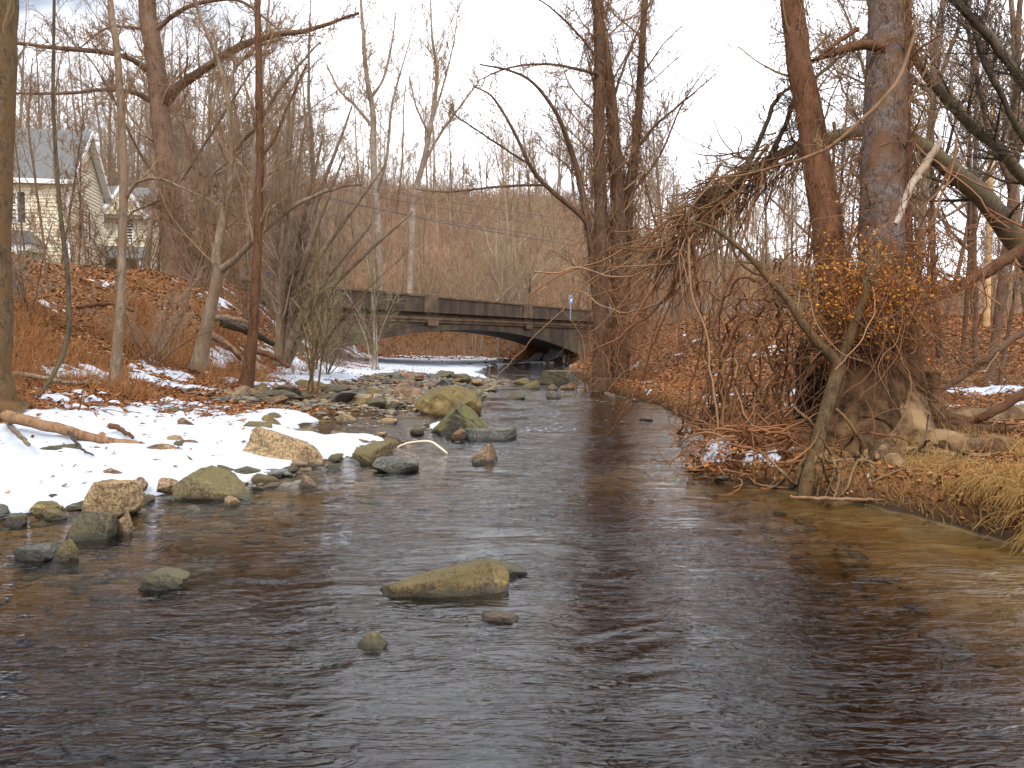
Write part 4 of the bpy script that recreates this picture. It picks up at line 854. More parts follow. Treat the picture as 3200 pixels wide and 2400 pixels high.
hero('tree', [[(560, 900, 27, 0.446), (553, 800, 27, 0.360), (535, 640, 27, 0.331), (512, 450, 27.2, 0.317), (497, 300, 27.4, 0.310), (476, 130, 27.6, 0.288), (458, 0, 27.8, 0.274), (450, -300, 28, 0.216)],
               [(470, 225, 27.5, 0.101), (400, 180, 27, 0.086), (300, 160, 26.5, 0.079), (180, 150, 26, 0.065), (60, 135, 25.5, 0.050), (-60, 120, 25, 0.029)],
               [(475, 320, 27.4, 0.094), (420, 290, 27, 0.072), (330, 280, 26.6, 0.058), (200, 292, 26.2, 0.047), (50, 292, 26, 0.036)],
               [(520, 320, 27.3, 0.158), (560, 270, 27, 0.144), (640, 215, 26.6, 0.130), (740, 150, 26.2, 0.115), (850, 112, 25.8, 0.094), (980, 90, 25.4, 0.065), (1120, 40, 25, 0.036)],
               [(490, 95, 27.6, 0.086), (540, 50, 27.4, 0.072), (620, 10, 27.2, 0.065), (740, 0, 27, 0.050), (820, 50, 26.8, 0.036), (900, 120, 26.6, 0.022)],
               [(455, 90, 27.6, 0.065), (400, 85, 27.8, 0.050), (330, 90, 28, 0.036), (250, 150, 28, 0.022)],
               [(520, 610, 27, 0.050), (470, 640, 26.7, 0.043), (420, 660, 26.4, 0.032), (390, 690, 26, 0.014)]],
     'thick brown leaning trunk with long side limbs beside the cream house', bm='bark_brown', tm='twig_brown', seed=14, lv=(16, 10, 6), lenf=(.24, .42, .5), t0=.15, rmin=.007, nside=18, flare=.2, rmax1=.07)
hero('tree', [[(622, 1155, 19, .17), (640, 1040, 19, .14), (672, 900, 19, .125), (680, 850, 19, .12), (676, 790, 19, .10), (700, 660, 19.2, .09), (722, 560, 19.3, .085), (726, 480, 19.4, .08), (712, 330, 19.6, .06), (680, 190, 19.8, .05), (620, 40, 20, .04), (590, -120, 20, .02)],
               [(690, 845, 19, .085), (740, 805, 18.8, .075), (800, 745, 18.6, .065), (860, 690, 18.4, .055), (935, 635, 18.2, .045), (1040, 590, 18, .035), (1130, 575, 17.8, .02)],
               [(735, 470, 19.3, .06), (765, 430, 19.2, .055), (800, 395, 19, .05), (860, 300, 18.8, .04), (930, 210, 18.6, .03), (1000, 130, 18.4, .018)],
               [(715, 290, 19.6, .04), (735, 215, 19.6, .035), (800, 150, 19.6, .03), (880, 120, 19.6, .02)]],
     'leaning grey trunk forking low on the left bank, one limb arching right', bm='bark_grey', tm='twig_brown', seed=15, lv=(12, 8, 5), lenf=(.22, .42, .5), t0=.3, flare=.35, rmin=.005)
hero('tree', [[(768, 1205, 17.5, .13), (790, 1050, 17.5, .105), (800, 850, 17.6, .10), (808, 650, 17.8, .088), (812, 450, 18, .08), (808, 250, 18.2, .075), (806, 0, 18.5, .066), (806, -300, 18.8, .04)],
               [(825, 480, 18, .035), (860, 430, 18, .03), (900, 330, 18, .025), (960, 200, 18, .018)]],
     'straight reddish brown trunk at the foot of the left bank', bm='bark_red', tm='twig_brown', seed=16, lv=(13, 7, 5), lenf=(.17, .42, .5), t0=.3, flare=.3, rmin=.005)
# clump of stems above the left abutment
def fan(basepx, d, ends, r0, seed):
    rg = np.random.default_rng(seed); out = []
    for (ex, ey) in ends:
        bx, by = basepx[0] + rg.uniform(-16, 16), basepx[1] + rg.uniform(-8, 8)
        mxp = bx + (ex - bx) * .35 + rg.uniform(-10, 10); my = by + (ey - by) * .5
        dd = d + rg.uniform(-.4, .4)
        out.append([(bx, by, dd, r0), (bx + (mxp - bx) * .35, by + (my - by) * .4, dd, r0 * .85), (mxp, my, dd - .2, r0 * .7), (ex, ey, dd - .6, r0 * .18)])
    return out
hero('tree', fan((885, 1135), 22, [(905, 300), (960, 350), (860, 400), (1010, 420), (1080, 480), (1200, 520), (1290, 660), (930, 200), (1100, 330), (1160, 700)], .12, 3),
     'clump of grey stems fanning out from the bank left of the bridge', bm='bark_grey', tm='twig_grey', seed=17, lv=(9, 7, 5), lenf=(.22, .45, .5), t0=.22, rmin=.0055, flare=.3, ang=38)
hero('shrub', fan((980, 1150), 21, [(1000, 700), (1120, 760), (1240, 850), (1060, 640), (900, 800), (1300, 760)], .024, 5),
     'thin bare shrub on the snowy slope in front of the left abutment', bm='bark_olive', tm='twig_olive', seed=18, lv=(6, 4, 3), lenf=(.26, .45, .5), t0=.2, rmin=.0045, cat='shrub', ang=45)
hero('shrub', fan((975, 1235), 18.5, [(985, 760), (1060, 860), (930, 900), (1010, 980)], .026, 6),
     'spindly young tree growing among stones left of the gravel bar', bm='bark_olive', tm='twig_olive', seed=19, lv=(7, 5, 4), lenf=(.26, .45, .5), t0=.2, rmin=.004, cat='shrub')
hero('shrub', fan((1170, 1155), 30, [(1130, 700), (1220, 760), (1160, 560), (1250, 900), (1040, 850), (1100, 960)], .035, 7),
     'light barked small tree in front of the bridge spandrel', bm='bark_pale', tm='twig_olive', seed=20, lv=(8, 6, 4), lenf=(.26, .45, .5), t0=.2, rmin=.006, cat='shrub')
hero('sapling', [[(150, 1010, 19, .035), (140, 800, 19, .03), (110, 560, 19, .025), (90, 380, 19, .02), (100, 180, 19, .01)]], 'spindly brown sapling crossing the front of the cream house', bm='bark_brown', tm='twig_brown', seed=203, lv=(9, 5, 4), lenf=(.22, .4, .5), t0=.3, rmin=.004)
hero('sapling', [[(560, 1010, 21, .045), (600, 880, 21, .04), (640, 700, 21, .035), (600, 500, 21, .03), (560, 330, 21, .02)], [(600, 880, 21, .03), (660, 760, 21, .025), (720, 640, 21, .012)]], 'thin crooked sapling between the two trunks on the left slope', bm='bark_brown', tm='twig_brown', seed=202, lv=(10, 6, 5), lenf=(.25, .4, .5), t0=.2, rmin=.005)
for k, (px, d, sd_, lb) in enumerate([(100, 17, 31, 'low leafless bush at the foot of the slope near the left edge'), (470, 18, 32, 'twiggy bush on the leafy slope between two trunks'), (1020, 24, 33, 'small bare bush beside the snow patch on the steep bank')]):
    x = (px - CX) / F * d; z = Hs(x, d); b0 = np.array([x, d, z - .05]); rg = np.random.default_rng(sd_); st = []
    for q in range(7):
        ex = b0 + np.array([rg.normal() * .6, rg.normal() * .5, rg.uniform(1.0, 2.2)]); mdp = (b0 + ex) / 2 + rg.normal(size=3) * .15
        st.append((np.array([b0, mdp, ex]), np.array([.016, .012, .005])))
    hero('bush', st, lb, bm='bark_brown', tm='twig_grey', seed=sd_, lv=(6, 5, 4), lenf=(.4, .5, .5), t0=.15, rmin=.0035, minr=.005, cat='bush')
# vine draped cluster right of the bridge
e, CP, CR_ = hero('tree', [
    [(1880, 1215, 25, .34), (1880, 1100, 25, .25), (1876, 900, 25, .22), (1876, 650, 25.2, .2), (1871, 380, 25.4, .18), (1874, 190, 25.5, .17), (1871, 0, 25.6, .15), (1868, -250, 25.6, .1)],
    [(1925, 1200, 25.5, .3), (1935, 1000, 25.5, .25), (1932, 760, 25.5, .23), (1925, 540, 25.6, .21), (1910, 325, 25.8, .18), (1890, 160, 26, .16), (1862, 0, 26, .14), (1840, -200, 26, .1)],
    [(1950, 1180, 26.5, .2), (1955, 900, 26.5, .17), (1965, 650, 26.5, .155), (1985, 460, 26.6, .14), (2000, 270, 26.8, .12), (2014, 0, 27, .10), (2025, -200, 27, .07)],
    [(1865, 1000, 25, 0.122), (1850, 800, 25, 0.115), (1833, 678, 25, 0.108), (1810, 560, 24.8, 0.094), (1775, 440, 24.6, 0.079), (1730, 340, 24.4, 0.058), (1640, 240, 24, 0.040), (1500, 200, 23.6, 0.022)],
    [(1860, 760, 25, 0.086), (1820, 680, 24.8, 0.079), (1700, 575, 24.4, 0.068), (1655, 515, 24.2, 0.058), (1600, 400, 24, 0.043), (1540, 305, 23.8, 0.032), (1480, 270, 23.6, 0.018)],
    [(1700, 578, 24.4, 0.043), (1560, 583, 24, 0.036), (1400, 600, 23.6, 0.025), (1290, 590, 23.2, 0.011)],
    [(1655, 515, 24.2, 0.036), (1540, 440, 23.8, 0.029), (1450, 380, 23.4, 0.022), (1380, 330, 23, 0.009)],
    [(1880, 235, 25.4, 0.050), (1800, 215, 25, 0.043), (1700, 200, 24.6, 0.036), (1580, 215, 24.2, 0.025), (1480, 260, 23.8, 0.011)],
    [(1985, 470, 26.6, 0.043), (2040, 400, 26.4, 0.040), (2120, 330, 26, 0.032), (2240, 230, 25.6, 0.014)],
    [(1960, 620, 26.5, 0.043), (2010, 560, 26.4, 0.040), (2070, 470, 26.2, 0.032), (2130, 330, 26, 0.025), (2230, 180, 25.8, 0.011)],
    [(1880, 200, 25.5, 0.043), (1810, 110, 25.3, 0.036), (1740, 40, 25, 0.029), (1660, -20, 24.8, 0.014)],
    [(1920, 300, 25.8, 0.043), (1960, 180, 25.8, 0.036), (2010, 60, 25.8, 0.025), (2060, -60, 25.8, 0.014)]],
    'cluster of tall vine draped trunks on the right bank just before the bridge', bm='bark_brown', tm='twig_brown', seed=21, lv=(15, 9, 6), lenf=(.24, .42, .5), t0=.25, rmin=.0065, flare=.2, nside=12)
# ---- hanging vines on the cluster
def dress(name, P, Rr, n, seed, label, mat='twig_vine', t0=0.0, t1=1.0, L=(.4, 1.6), spread=1.6, rad=(.004, .012), K=9, down=-0.35, wob=.3):
    rg = np.random.default_rng(seed); Nn, Kp, _ = P.shape
    i = rg.integers(0, Nn, n); t = (t0 + (t1 - t0) * rg.random(n)) * (Kp - 1); k = np.minimum(t.astype(int), Kp - 2); f = (t - k)[:, None]
    pos = P[i, k] * (1 - f) + P[i, k + 1] * f; rr = Rr[i, k]
    a = rg.uniform(0, 6.28, n); o_ = np.stack([np.cos(a), np.sin(a), np.zeros(n)], -1)
    pos = pos + o_ * (rr * rg.uniform(1.0, spread, n))[:, None]
    W = walk(pos, o_ * .3 + np.array([0, 0, -.5]) + rg.normal(size=(n, 3)) * .5, rg.uniform(L[0], L[1], n), K, rg, down, wob)
    r0 = rg.uniform(rad[0], rad[1], n)[:, None] * np.linspace(1, .45, K)[None]
    ts = TS(); ts.add(W, r0, 3); off = P[0, 0]
    o = link(name, ts.mesh(name, off), M[mat], None, off); tag(o, label, 'vines', kind='stuff'); return o
dress('hanging_vines', CP[:3], CR_[:3], 2300, 41, 'dense hanging vines around the tall trunks right of the bridge', t1=.9, L=(.4, 2.0), spread=2.2, rad=(.004, .013))
rg = np.random.default_rng(42)
def thicket(name, n, cen, rad_, seed, label, mat='twig_vine', L=(1., 2.5), r=(.004, .012), K=12, up=0.02, wob=.28, d0=(0, 0, .6), cat='vines', gnd=True, n2=0):
    rg = np.random.default_rng(seed); cen = np.array(cen, float); rad_ = np.array(rad_, float)
    pos = cen + rg.normal(size=(n, 3)) * rad_ * .5
    if gnd: pos[:, 2] = np.maximum(pos[:, 2], H(pos[:, 0], pos[:, 1]) + .02)
    W = walk(pos, np.array(d0) + rg.normal(size=(n, 3)) * .6, rg.uniform(L[0], L[1], n), K, rg, up, wob)
    rr = rg.uniform(r[0], r[1], n)[:, None] * np.linspace(1, .4, K)[None]
    ts = TS(); ts.add(W, rr, 4)
    if n2:
        W2, R2_ = grow(W, rr, n2, rg, t0=.1, lenf=.35, ang=50, K=6, up=up, wob=wob, rf=.55, rmin=.0028); ts.add(W2, R2_, 3)
    o = link(name, ts.mesh(name, cen), M[mat], None, cen); tag(o, label, cat, kind='stuff'); return o
thicket('undergrowth', 120, (3.7, 24.5, 1.2), (1.5, 2.2, 1.6), 43, 'reddish thicket of stems around the foot of the vine draped trunks', mat='twig_red', L=(1.2, 3.2), r=(.005, .014), n2=4)
thicket('undergrowth', 45, (5.0, 19, 1.0), (2.6, 3.5, 1.2), 44, 'open tangle of bare stems on the flat right bank behind the leaning limb', mat='twig_vine', L=(1.2, 3.4), r=(.005, .015), n2=4)
thicket('undergrowth', 90, (8.5, 17, 1.3), (4.5, 4.5, 1.8), 45, 'thin scrub behind the big tree on the right bank', mat='twig_brown', L=(1.2, 3.6), r=(.004, .013), n2=4)

# ------------------------------------------------------------------ the big twin tree on the right bank
DB = 9.7
e, BP, BR = hero('tree', [
    [(2745, 1420, DB, .42), (2748, 1300, DB, .38), (2750, 1180, DB, .35), (2752, 1040, DB, .31), (2756, 860, DB, .27), (2760, 700, DB, .262), (2766, 420, DB + .1, .25), (2772, 200, DB + .2, .235), (2776, 0, DB + .3, .22), (2780, -350, DB + .5, .2)],
    [(2700, 1300, DB + .2, 0.299), (2672, 1150, DB + .2, 0.238), (2630, 980, DB + .3, 0.202), (2599, 844, DB + .3, 0.189), (2581, 675, DB + .4, 0.180), (2536, 422, DB + .5, 0.163), (2497, 181, DB + .6, 0.145), (2470, 0, DB + .7, 0.136), (2440, -300, DB + .8, 0.114)],
    [(2835, 1200, DB - .12, .20), (2826, 1000, DB - .15, .14), (2826, 800, DB - .12, .10), (2822, 560, DB - .06, .085), (2824, 300, DB + .05, .075), (2830, 80, DB + .1, .07), (2838, -200, DB + .2, .06)],
    [(2760, 150, DB, .06), (2690, 140, DB, .055), (2600, 165, DB - .1, .045), (2540, 190, DB - .2, .02)],
    [(2680, 90, DB, .03), (2620, 130, DB - .1, .025), (2550, 185, DB - .2, .012)]],
    'big twin trunked tree with spreading roots on the right bank', bms=['bark_scaly', 'bark_red', 'bark_red'], tm='twig_brown', seed=51, lv=(10, 7, 5), lenf=(.2, .4, .5), t0=.5, rmin=.004, nside=28, up=0.0, stem_wob=.004, rmax1=.03, cat='tree')
big = e
# root flare and buttresses
def roots():
    rg = np.random.default_rng(52)
    spec = [
     [(2743, 1440, 9.7, .37), (2747, 1300, 9.7, .345), (2750, 1180, 9.7, .315), (2752, 1040, 9.7, .265), (2755, 930, 9.7, .235)],
     [(2700, 1150, 9.6, .22), (2650, 1300, 9.3, .24), (2600, 1420, 9.0, .20), (2570, 1500, 8.8, .12), (2550, 1560, 8.7, .06)],
     [(2740, 1200, 9.5, .26), (2720, 1350, 9.1, .27), (2690, 1460, 8.8, .20), (2660, 1540, 8.5, .13), (2640, 1590, 8.3, .07)],
     [(2790, 1250, 9.4, .25), (2780, 1400, 9.0, .20), (2750, 1500, 8.5, .12), (2740, 1560, 8.0, .08), (2735, 1610, 7.7, .05)],
     [(2800, 1280, 9.4, .22), (2860, 1400, 8.9, .16), (2940, 1450, 8.6, .12), (3040, 1485, 8.4, .10), (3150, 1480, 8.3, .09), (3260, 1490, 8.2, .08)],
     [(2830, 1180, 9.7, .22), (2880, 1290, 9.8, .16), (2960, 1330, 9.9, .12), (3060, 1320, 10.2, .12), (3200, 1300, 10.6, .11), (3300, 1310, 10.8, .09)],
     [(2810, 1330, 9.2, .18), (2800, 1450, 8.6, .12), (2790, 1530, 8.1, .09), (2800, 1600, 7.6, .055), (2815, 1640, 7.3, .03)],
     [(2840, 1330, 9.2, .12), (2870, 1370, 9.0, .10), (2920, 1375, 9.3, .085), (2980, 1360, 9.6, .05)],
     [(2720, 1420, 8.8, .09), (2800, 1480, 8.3, .06), (2840, 1530, 7.9, .05), (2835, 1580, 7.7, .03)],
     [(2660, 1330, 9.3, .13), (2580, 1400, 9.1, .09), (2540, 1440, 9.0, .06), (2500, 1480, 8.9, .04)]]
    for si, s in enumerate(spec):
        p, r = poly_px(s); r = r * (1.55 if si in (4, 5) else 1.2); r[-1] *= .25; p[2:, 2] = np.where(r[2:] > .05, np.maximum(p[2:, 2], H(p[2:, 0], p[2:, 1]) - .02), p[2:, 2])
        q, rr = resample(p, r, 26, .02, rg); rr[-1] *= .1; t = TS(); t.add(q[None], rr[None], 14); link('root', t.mesh('root', big.location), M['root_light' if si in (4, 5, 6, 7) else 'bark_root'], big)
    for k in range(17):
        a = math.pi * (0.95 + 1.1 * k / 16) + rg.normal() * .08; c = np.array(big.location); dv = np.array([math.cos(a), math.sin(a), 0]); L_ = rg.uniform(.9, 1.3) + .75 * max(0, -dv[1])**2 * rg.uniform(.5, 1.2)
        pts = [c + dv * .22 + [0, 0, 1.25 + rg.uniform(-.3, .5)], c + dv * .36 + [0, 0, .75], c + dv * .52 + [0, 0, .3], c + dv * .75, c + dv * L_]
        pts = np.array(pts); side = np.cross(dv, [0, 0, 1]); pts[3] += side * rg.normal() * .1; pts[4] += side * rg.normal() * .3
        gz = H(pts[:, 0], pts[:, 1]); pts[3, 2] = gz[3] + .09; pts[4, 2] = max(gz[4], -.08) + .02
        q, rr = resample(pts, np.array([.05, .085, .085, .06, .03]) * rg.uniform(.6, 1.35), 24, .018, rg); rr[-1] *= .1; t = TS(); t.add(q[None], rr[None], 12); link('root', t.mesh('root', big.location), M['root_light' if k % 3 == 1 else 'bark_root'], big)
    # thinner roots gripping the bank
    n = 110; x = rg.uniform(2520, 2900, n); P0 = np.array([PX(a, 1450 + rg.uniform(-60, 80), 8.5) for a in x])
    W = walk(P0, np.stack([rg.normal(size=n) * .5, -np.ones(n) * .7, -np.ones(n) * .6], -1), rg.uniform(.5, 1.3, n), 12, rg, -.06, .22)
    W[..., 2] = np.maximum(W[..., 2], H(W[..., 0], W[..., 1]) + rg.uniform(-.01, .05, (n, 1)))
    rr = rg.uniform(.012, .038, n)[:, None] * np.linspace(1, .35, 12)[None]
    t = TS(); t.add(W, rr, 7); o = link('fine_roots', t.mesh('fine_roots', big.location), M['root_light'], big); o['kind'] = 'stuff'
roots()
# hollow black stump beside it
def stump():
    a = PX(2540, 1350, 9.9); b = PX(2528, 1100, 9.9); c = PX(2548, 1240, 9.9)
    e = empty('stump', a, 'charred black hollow stump left of the big twin trunked tree', 'stump')
    n, K = 26, 14; rg = np.random.default_rng(9); V = []; 
    for k in range(K):
        f = k / (K - 1); cpos = a + (b - a) * f; rad = .20 * (1 - .35 * f)
        for i in range(n):
            t = 2 * math.pi * i / n; rr = rad * (1 + .16 * math.sin(5 * t + 2 * f) + .08 * math.sin(11 * t)); h = 0 if k < K - 1 else rg.uniform(-.16, .18)
            V.append((cpos[0] + rr * math.cos(t), cpos[1] + rr * math.sin(t), cpos[2] + h))
    m_ = len(V)
    for v in list(V):
        pass
    q = [(k * n + i, k * n + (i + 1) % n, (k + 1) * n + (i + 1) % n, (k + 1) * n + i) for k in range(K - 1) for i in range(n) if not (k > 3 and i in (17, 18, 19))]
    V = np.array(V) - a; me = mesh_np('stump', V, q); o = link('shell', me, M['charred'], e); md = o.modifiers.new('s', 'SOLIDIFY'); md.thickness = .05
stump()
# leaning limb in front of the tree
hero('leaning_limb', [
    [(2500, 1600, 8.0, .075), (2512, 1560, 8.0, .075), (2550, 1401, 8.3, .072), (2595, 1229, 8.5, .068), (2618, 1143, 8.6, .066), (2572, 1086, 8.6, .05), (2498, 995, 8.7, .045), (2458, 932, 8.8, .04), (2400, 869, 8.9, .036), (2338, 800, 9, .03), (2240, 720, 9.1, .022), (2160, 690, 9.2, .01)],
    [(2618, 1143, 8.6, .05), (2647, 1075, 8.6, .045), (2681, 983, 8.6, .04), (2704, 915, 8.6, .034), (2730, 830, 8.7, .02), (2760, 760, 8.8, .01)]],
    'forked olive limb propped from the water against the big tree', bm='bark_olive', tm='twig_olive', seed=55, lv=(7, 5, 4), lenf=(.14, .4, .5), t0=.5, rmin=.0035, cat='branch', stem_wob=.003)
# arching tree from the right
e, AP, AR = hero('leaning_tree', [
    [(3420, 1050, 13.2, 0.216), (3300, 920, 13.1, 0.194), (3200, 790, 13, 0.173), (3105, 650, 12.8, 0.158), (3015, 565, 12.6, 0.144), (2925, 490, 12.4, 0.119), (2828, 430, 12.2, 0.094), (2700, 408, 12, 0.086), (2575, 438, 11.8, 0.079), (2490, 466, 11.6, 0.072), (2400, 505, 11.4, 0.065), (2310, 560, 11.2, 0.058), (2250, 610, 11.0, 0.050), (2160, 700, 10.8, 0.036), (2060, 800, 10.6, 0.022)],
    [(2400, 500, 11.4, 0.036), (2450, 400, 11.3, 0.032), (2490, 300, 11.3, 0.029), (2600, 200, 11.4, 0.025), (2720, 100, 11.6, 0.014)],
    [(2310, 560, 11.2, 0.036), (2370, 450, 11.1, 0.032), (2420, 320, 11, 0.029), (2470, 270, 11, 0.014)]],
    'mossy dark tree arching in from the right edge and drooping towards the water', bm='bark_dark', tm='twig_dark', seed=158, lv=(11, 7, 5), lenf=(.10, .4, .5), t0=.15, rmin=.005, up=-.02, cat='tree', nside=14)
hero('leaning_tree', [
    [(3420, 760, 13.9, 0.115), (3200, 555, 13.8, 0.094), (3120, 460, 13.6, 0.086), (3040, 400, 13.4, 0.079), (2950, 300, 13.2, 0.072), (2850, 170, 13, 0.061), (2790, 60, 13, 0.050), (2740, -80, 13, 0.029)]],
    'dark limb slanting down to the right edge behind the grey trunk', bm='bark_dark', tm='twig_dark', seed=57, lv=(15, 8, 5), lenf=(.22, .4, .5), t0=.1, rmin=.005, up=.02)
hero('leaning_tree', [
    [(3400, 470, 12.2, 0.086), (3270, 340, 12.2, 0.079), (3150, 190, 12.2, 0.065), (3060, 80, 12.2, 0.061), (2960, -20, 12.2, 0.050), (2860, -120, 12.2, 0.036)],
    [(3400, 620, 12.8, 0.050), (3200, 430, 12.8, 0.043), (3130, 300, 12.8, 0.040), (3070, 180, 12.8, 0.036), (3030, 40, 12.8, 0.032), (2990, -80, 12.8, 0.029)]],
    'dark crossing limbs in the upper right corner', bm='bark_dark', tm='twig_dark', seed=58, lv=(15, 9, 6), lenf=(.26, .42, .5), t0=.05, rmin=.0055, up=.02)
hero('branch', [[(3330, 700, 10.5, .09), (3200, 778, 10.3, .08), (3045, 868, 10.1, .072), (2930, 925, 9.9, .06), (2850, 960, 9.7, .04)]],
    'reddish branch reaching in from the right edge to the vine bush', bm='bark_red', tm='twig_red', seed=59, lv=(8, 6, 5), lenf=(.3, .42, .5), t0=.1, rmin=.004, cat='branch')
hero('branch', [[(2940, 440, 9.2, .03), (2900, 500, 9.2, .042), (2860, 560, 9.1, .04), (2830, 620, 9.0, .038), (2800, 700, 9.0, .03)]],
    'short broken pale branch hanging beside the grey trunk', bm='bark_pale', tm='twig_olive', seed=60, lv=(2, 3, 2), lenf=(.2, .4, .5), t0=.3, cat='branch')
hero('branch', [[(2860, 60, 9.0, .012), (2850, 130, 9.0, .016), (2822, 217, 9.0, .02), (2774, 295, 8.9, .02), (2684, 380, 8.9, .018), (2593, 458, 8.9, .016), (2490, 500, 8.9, .014), (2322, 548, 9.0, .011), (2213, 555, 9, .006)]],
    'long thin tan branch crossing both trunks of the big tree', bm='bark_log', tm='twig_olive', seed=61, lv=(6, 4, 3), lenf=(.12, .4, .5), t0=.4, cat='branch', rmin=.003, minr=.005)
hero('branch', [[(3220, 1020, 9.4, .035), (3100, 1110, 9.6, .04), (2990, 1190, 9.8, .035), (2870, 1260, 9.9, .02)]],
    'bare branch leaning down to the big tree from the right edge', bm='bark_brown', tm='twig_brown', seed=62, lv=(5, 5, 4), lenf=(.3, .42, .5), t0=.1, cat='branch')
hero('branch', [[(3230, 1210, 9.0, .05), (3100, 1290, 9.2, .05), (3000, 1330, 9.4, .045), (2900, 1370, 9.6, .03)]],
    'log leaning across the snow patch right of the big tree', bm='bark_red', tm='twig_brown', seed=63, lv=(2, 3, 3), lenf=(.2, .42, .5), t0=.1, cat='branch')
dress('trunk_vines', BP[:3], BR[:3], 1500, 64, 'thin clinging vines on the twin trunks of the big tree', t0=.15, t1=.95, L=(.2, .9), spread=1.35, rad=(.0025, .006), wob=.32)
dress('hanging_vines', BP[:2], BR[:2] * 1.15, 620, 164, 'stringy strands clinging to the flared base of the big tree', mat='twig_vine', t0=.0, t1=.2, L=(.4, 1.3), spread=1.25, rad=(.004, .012), down=-.12, wob=.14)
# drooping thatch at the end of the arching tree
n = 380; rg = np.random.default_rng(65)
def thatch():
    t = rg.random(n)**.8
    i = 22 + t * 16; k = np.minimum(i.astype(int), 38); f = (i - k)[:, None]; pos = AP[0][k] * (1 - f) + AP[0][np.minimum(k + 1, 39)] * f
    pos = pos + rg.normal(size=(n, 3)) * .11
    d = np.tile(nrm(AP[0][38] - AP[0][28]), (n, 1)) * 1.0 + rg.normal(size=(n, 3)) * .28
    W = walk(pos, d, rg.uniform(.5, 1.5, n), 12, rg, -.03, .12); rr = rg.uniform(.004, .014, n)[:, None] * np.linspace(1, .4, 12)[None]
    ts = TS(); ts.add(W, rr, 4); W2, R2_ = grow(W, rr, 3, rg, lenf=.3, ang=35, K=6, up=-.06, wob=.2, rmin=.003); ts.add(W2, R2_, 3)
    off = AP[0][30]; o = link('vine_thatch', ts.mesh('vine_thatch', off), M['twig_vine'], None, off); tag(o, 'thick drooping thatch of vines on the end of the arching tree', 'vines', kind='stuff')
    # long hanging ropes
    m_ = 36; t = rg.random(m_); i = 14 + t * 24; k = np.minimum(i.astype(int), 38); pos = AP[0][k] + rg.normal(size=(m_, 3)) * .12
    pos[:, 1] += rg.uniform(-.8, .8, m_)
    W = walk(pos, np.array([-.25, 0, -1.0]) + rg.normal(size=(m_, 3)) * .25, rg.uniform(1.6, 4.2, m_), 22, rg, np.array([-.01, 0, -.05]), .16)
    W[..., 2] = np.maximum(W[..., 2], .25)
    rr = rg.uniform(.009, .026, m_)[:, None] * np.linspace(1, .55, 22)[None]
    ts = TS(); ts.add(W, rr, 6); W2, R2_ = grow(W, rr, 5, rg, lenf=.2, ang=50, K=8, up=-.04, wob=.25, rf=.5, rmin=.003); ts.add(W2, R2_, 3)
    o = link('hanging_vines', ts.mesh('hanging_vines', off), M['twig_vine'], None, off); tag(o, 'long dark rope vines hanging below the arching tree', 'vines', kind='stuff')
thatch()
def loops():
    rg = np.random.default_rng(66); m_ = 52
    a = np.array([PX(rg.uniform(1980, 2620), rg.uniform(900, 1480), 0) if False else PX(rg.uniform(1960, 2600), 0, rg.uniform(9.2, 13.5)) for _ in range(m_)])
    b = np.array([PX(rg.uniform(2050, 2640), 0, rg.uniform(9.0, 12.5)) for _ in range(m_)])
    a[:, 2] = H(a[:, 0], a[:, 1]) + rg.uniform(0, .3, m_); b[:, 2] = H(b[:, 0], b[:, 1]) + rg.uniform(0, 1.9, m_)
    a[:, 0] = np.maximum(a[:, 0], 2.7); b[:, 0] = np.maximum(b[:, 0], 2.7)
    hgt = rg.uniform(-.3, 1.5, m_); K = 24; s = np.linspace(0, 1, K)[None, :, None]
    W = a[:, None] * (1 - s) + b[:, None] * s; W[..., 2] += (4 * s * (1 - s))[..., 0] * hgt[:, None]
    nz_ = np.cumsum(rg.normal(size=(m_, K, 3)) * .045, 1); nz_ -= nz_[:, -1:] * s; W += nz_
    W[..., 2] = np.maximum(W[..., 2], .06)
    rr = rg.uniform(.006, .022, m_)[:, None] * np.linspace(1, .6, K)[None]
    ts = TS(); ts.add(W, rr, 6); W2, R2_ = grow(W, rr, 4, rg, lenf=.22, ang=55, K=8, up=.0, wob=.25, rf=.5, rmin=.003); ts.add(W2, R2_, 3)
    off = np.array([3, 10.5, .4]); o = link('bramble_tangle', ts.mesh('bramble_tangle', off), M['twig_vine'], None, off); tag(o, 'looping tangle of bare brambles on the right bank left of the big tree', 'brambles', kind='stuff')
loops()
# driftwood brush heap at the water's edge
def heap():
    rg = np.random.default_rng(67); m_ = 420
    cen = np.array([2.95, 9.2, .2])
    P0 = cen + np.stack([rg.normal(size=m_) * .40, rg.normal(size=m_) * .42, rg.uniform(-.25, .38, m_)], -1)
    a = rg.uniform(0, 6.28, m_); W = walk(P0, np.stack([np.cos(a), .5 * np.sin(a) - .2, rg.normal(size=m_) * .35], -1), rg.uniform(.3, .8, m_), 10, rg, -.015, .17)
    W[..., 2] = np.maximum(W[..., 2], rg.uniform(-.04, .05, (m_, 1)))
    rr = rg.uniform(.005, .016, m_)[:, None] * np.linspace(1, .5, 10)[None]
    rr[:24] *= 1.8
    ts = TS(); ts.add(W, rr, 5); W2, R2_ = grow(W, rr, 3, rg, lenf=.35, ang=50, K=6, up=0, wob=.2, rf=.5, rmin=.003); ts.add(W2, R2_, 3)
    o = link('brush_heap', ts.mesh('brush_heap', cen), M['twig_red'], None, cen); tag(o, 'heap of tangled drift branches at the water edge under the big tree', 'brush heap', kind='stuff')
    pp = cen + rg.normal(size=(1600, 3)) * np.array([.42, .3, .1]); pp[:, 2] = np.maximum(pp[:, 2], H(pp[:, 0], pp[:, 1]) + .01)
    return pp
heap_pts = heap()
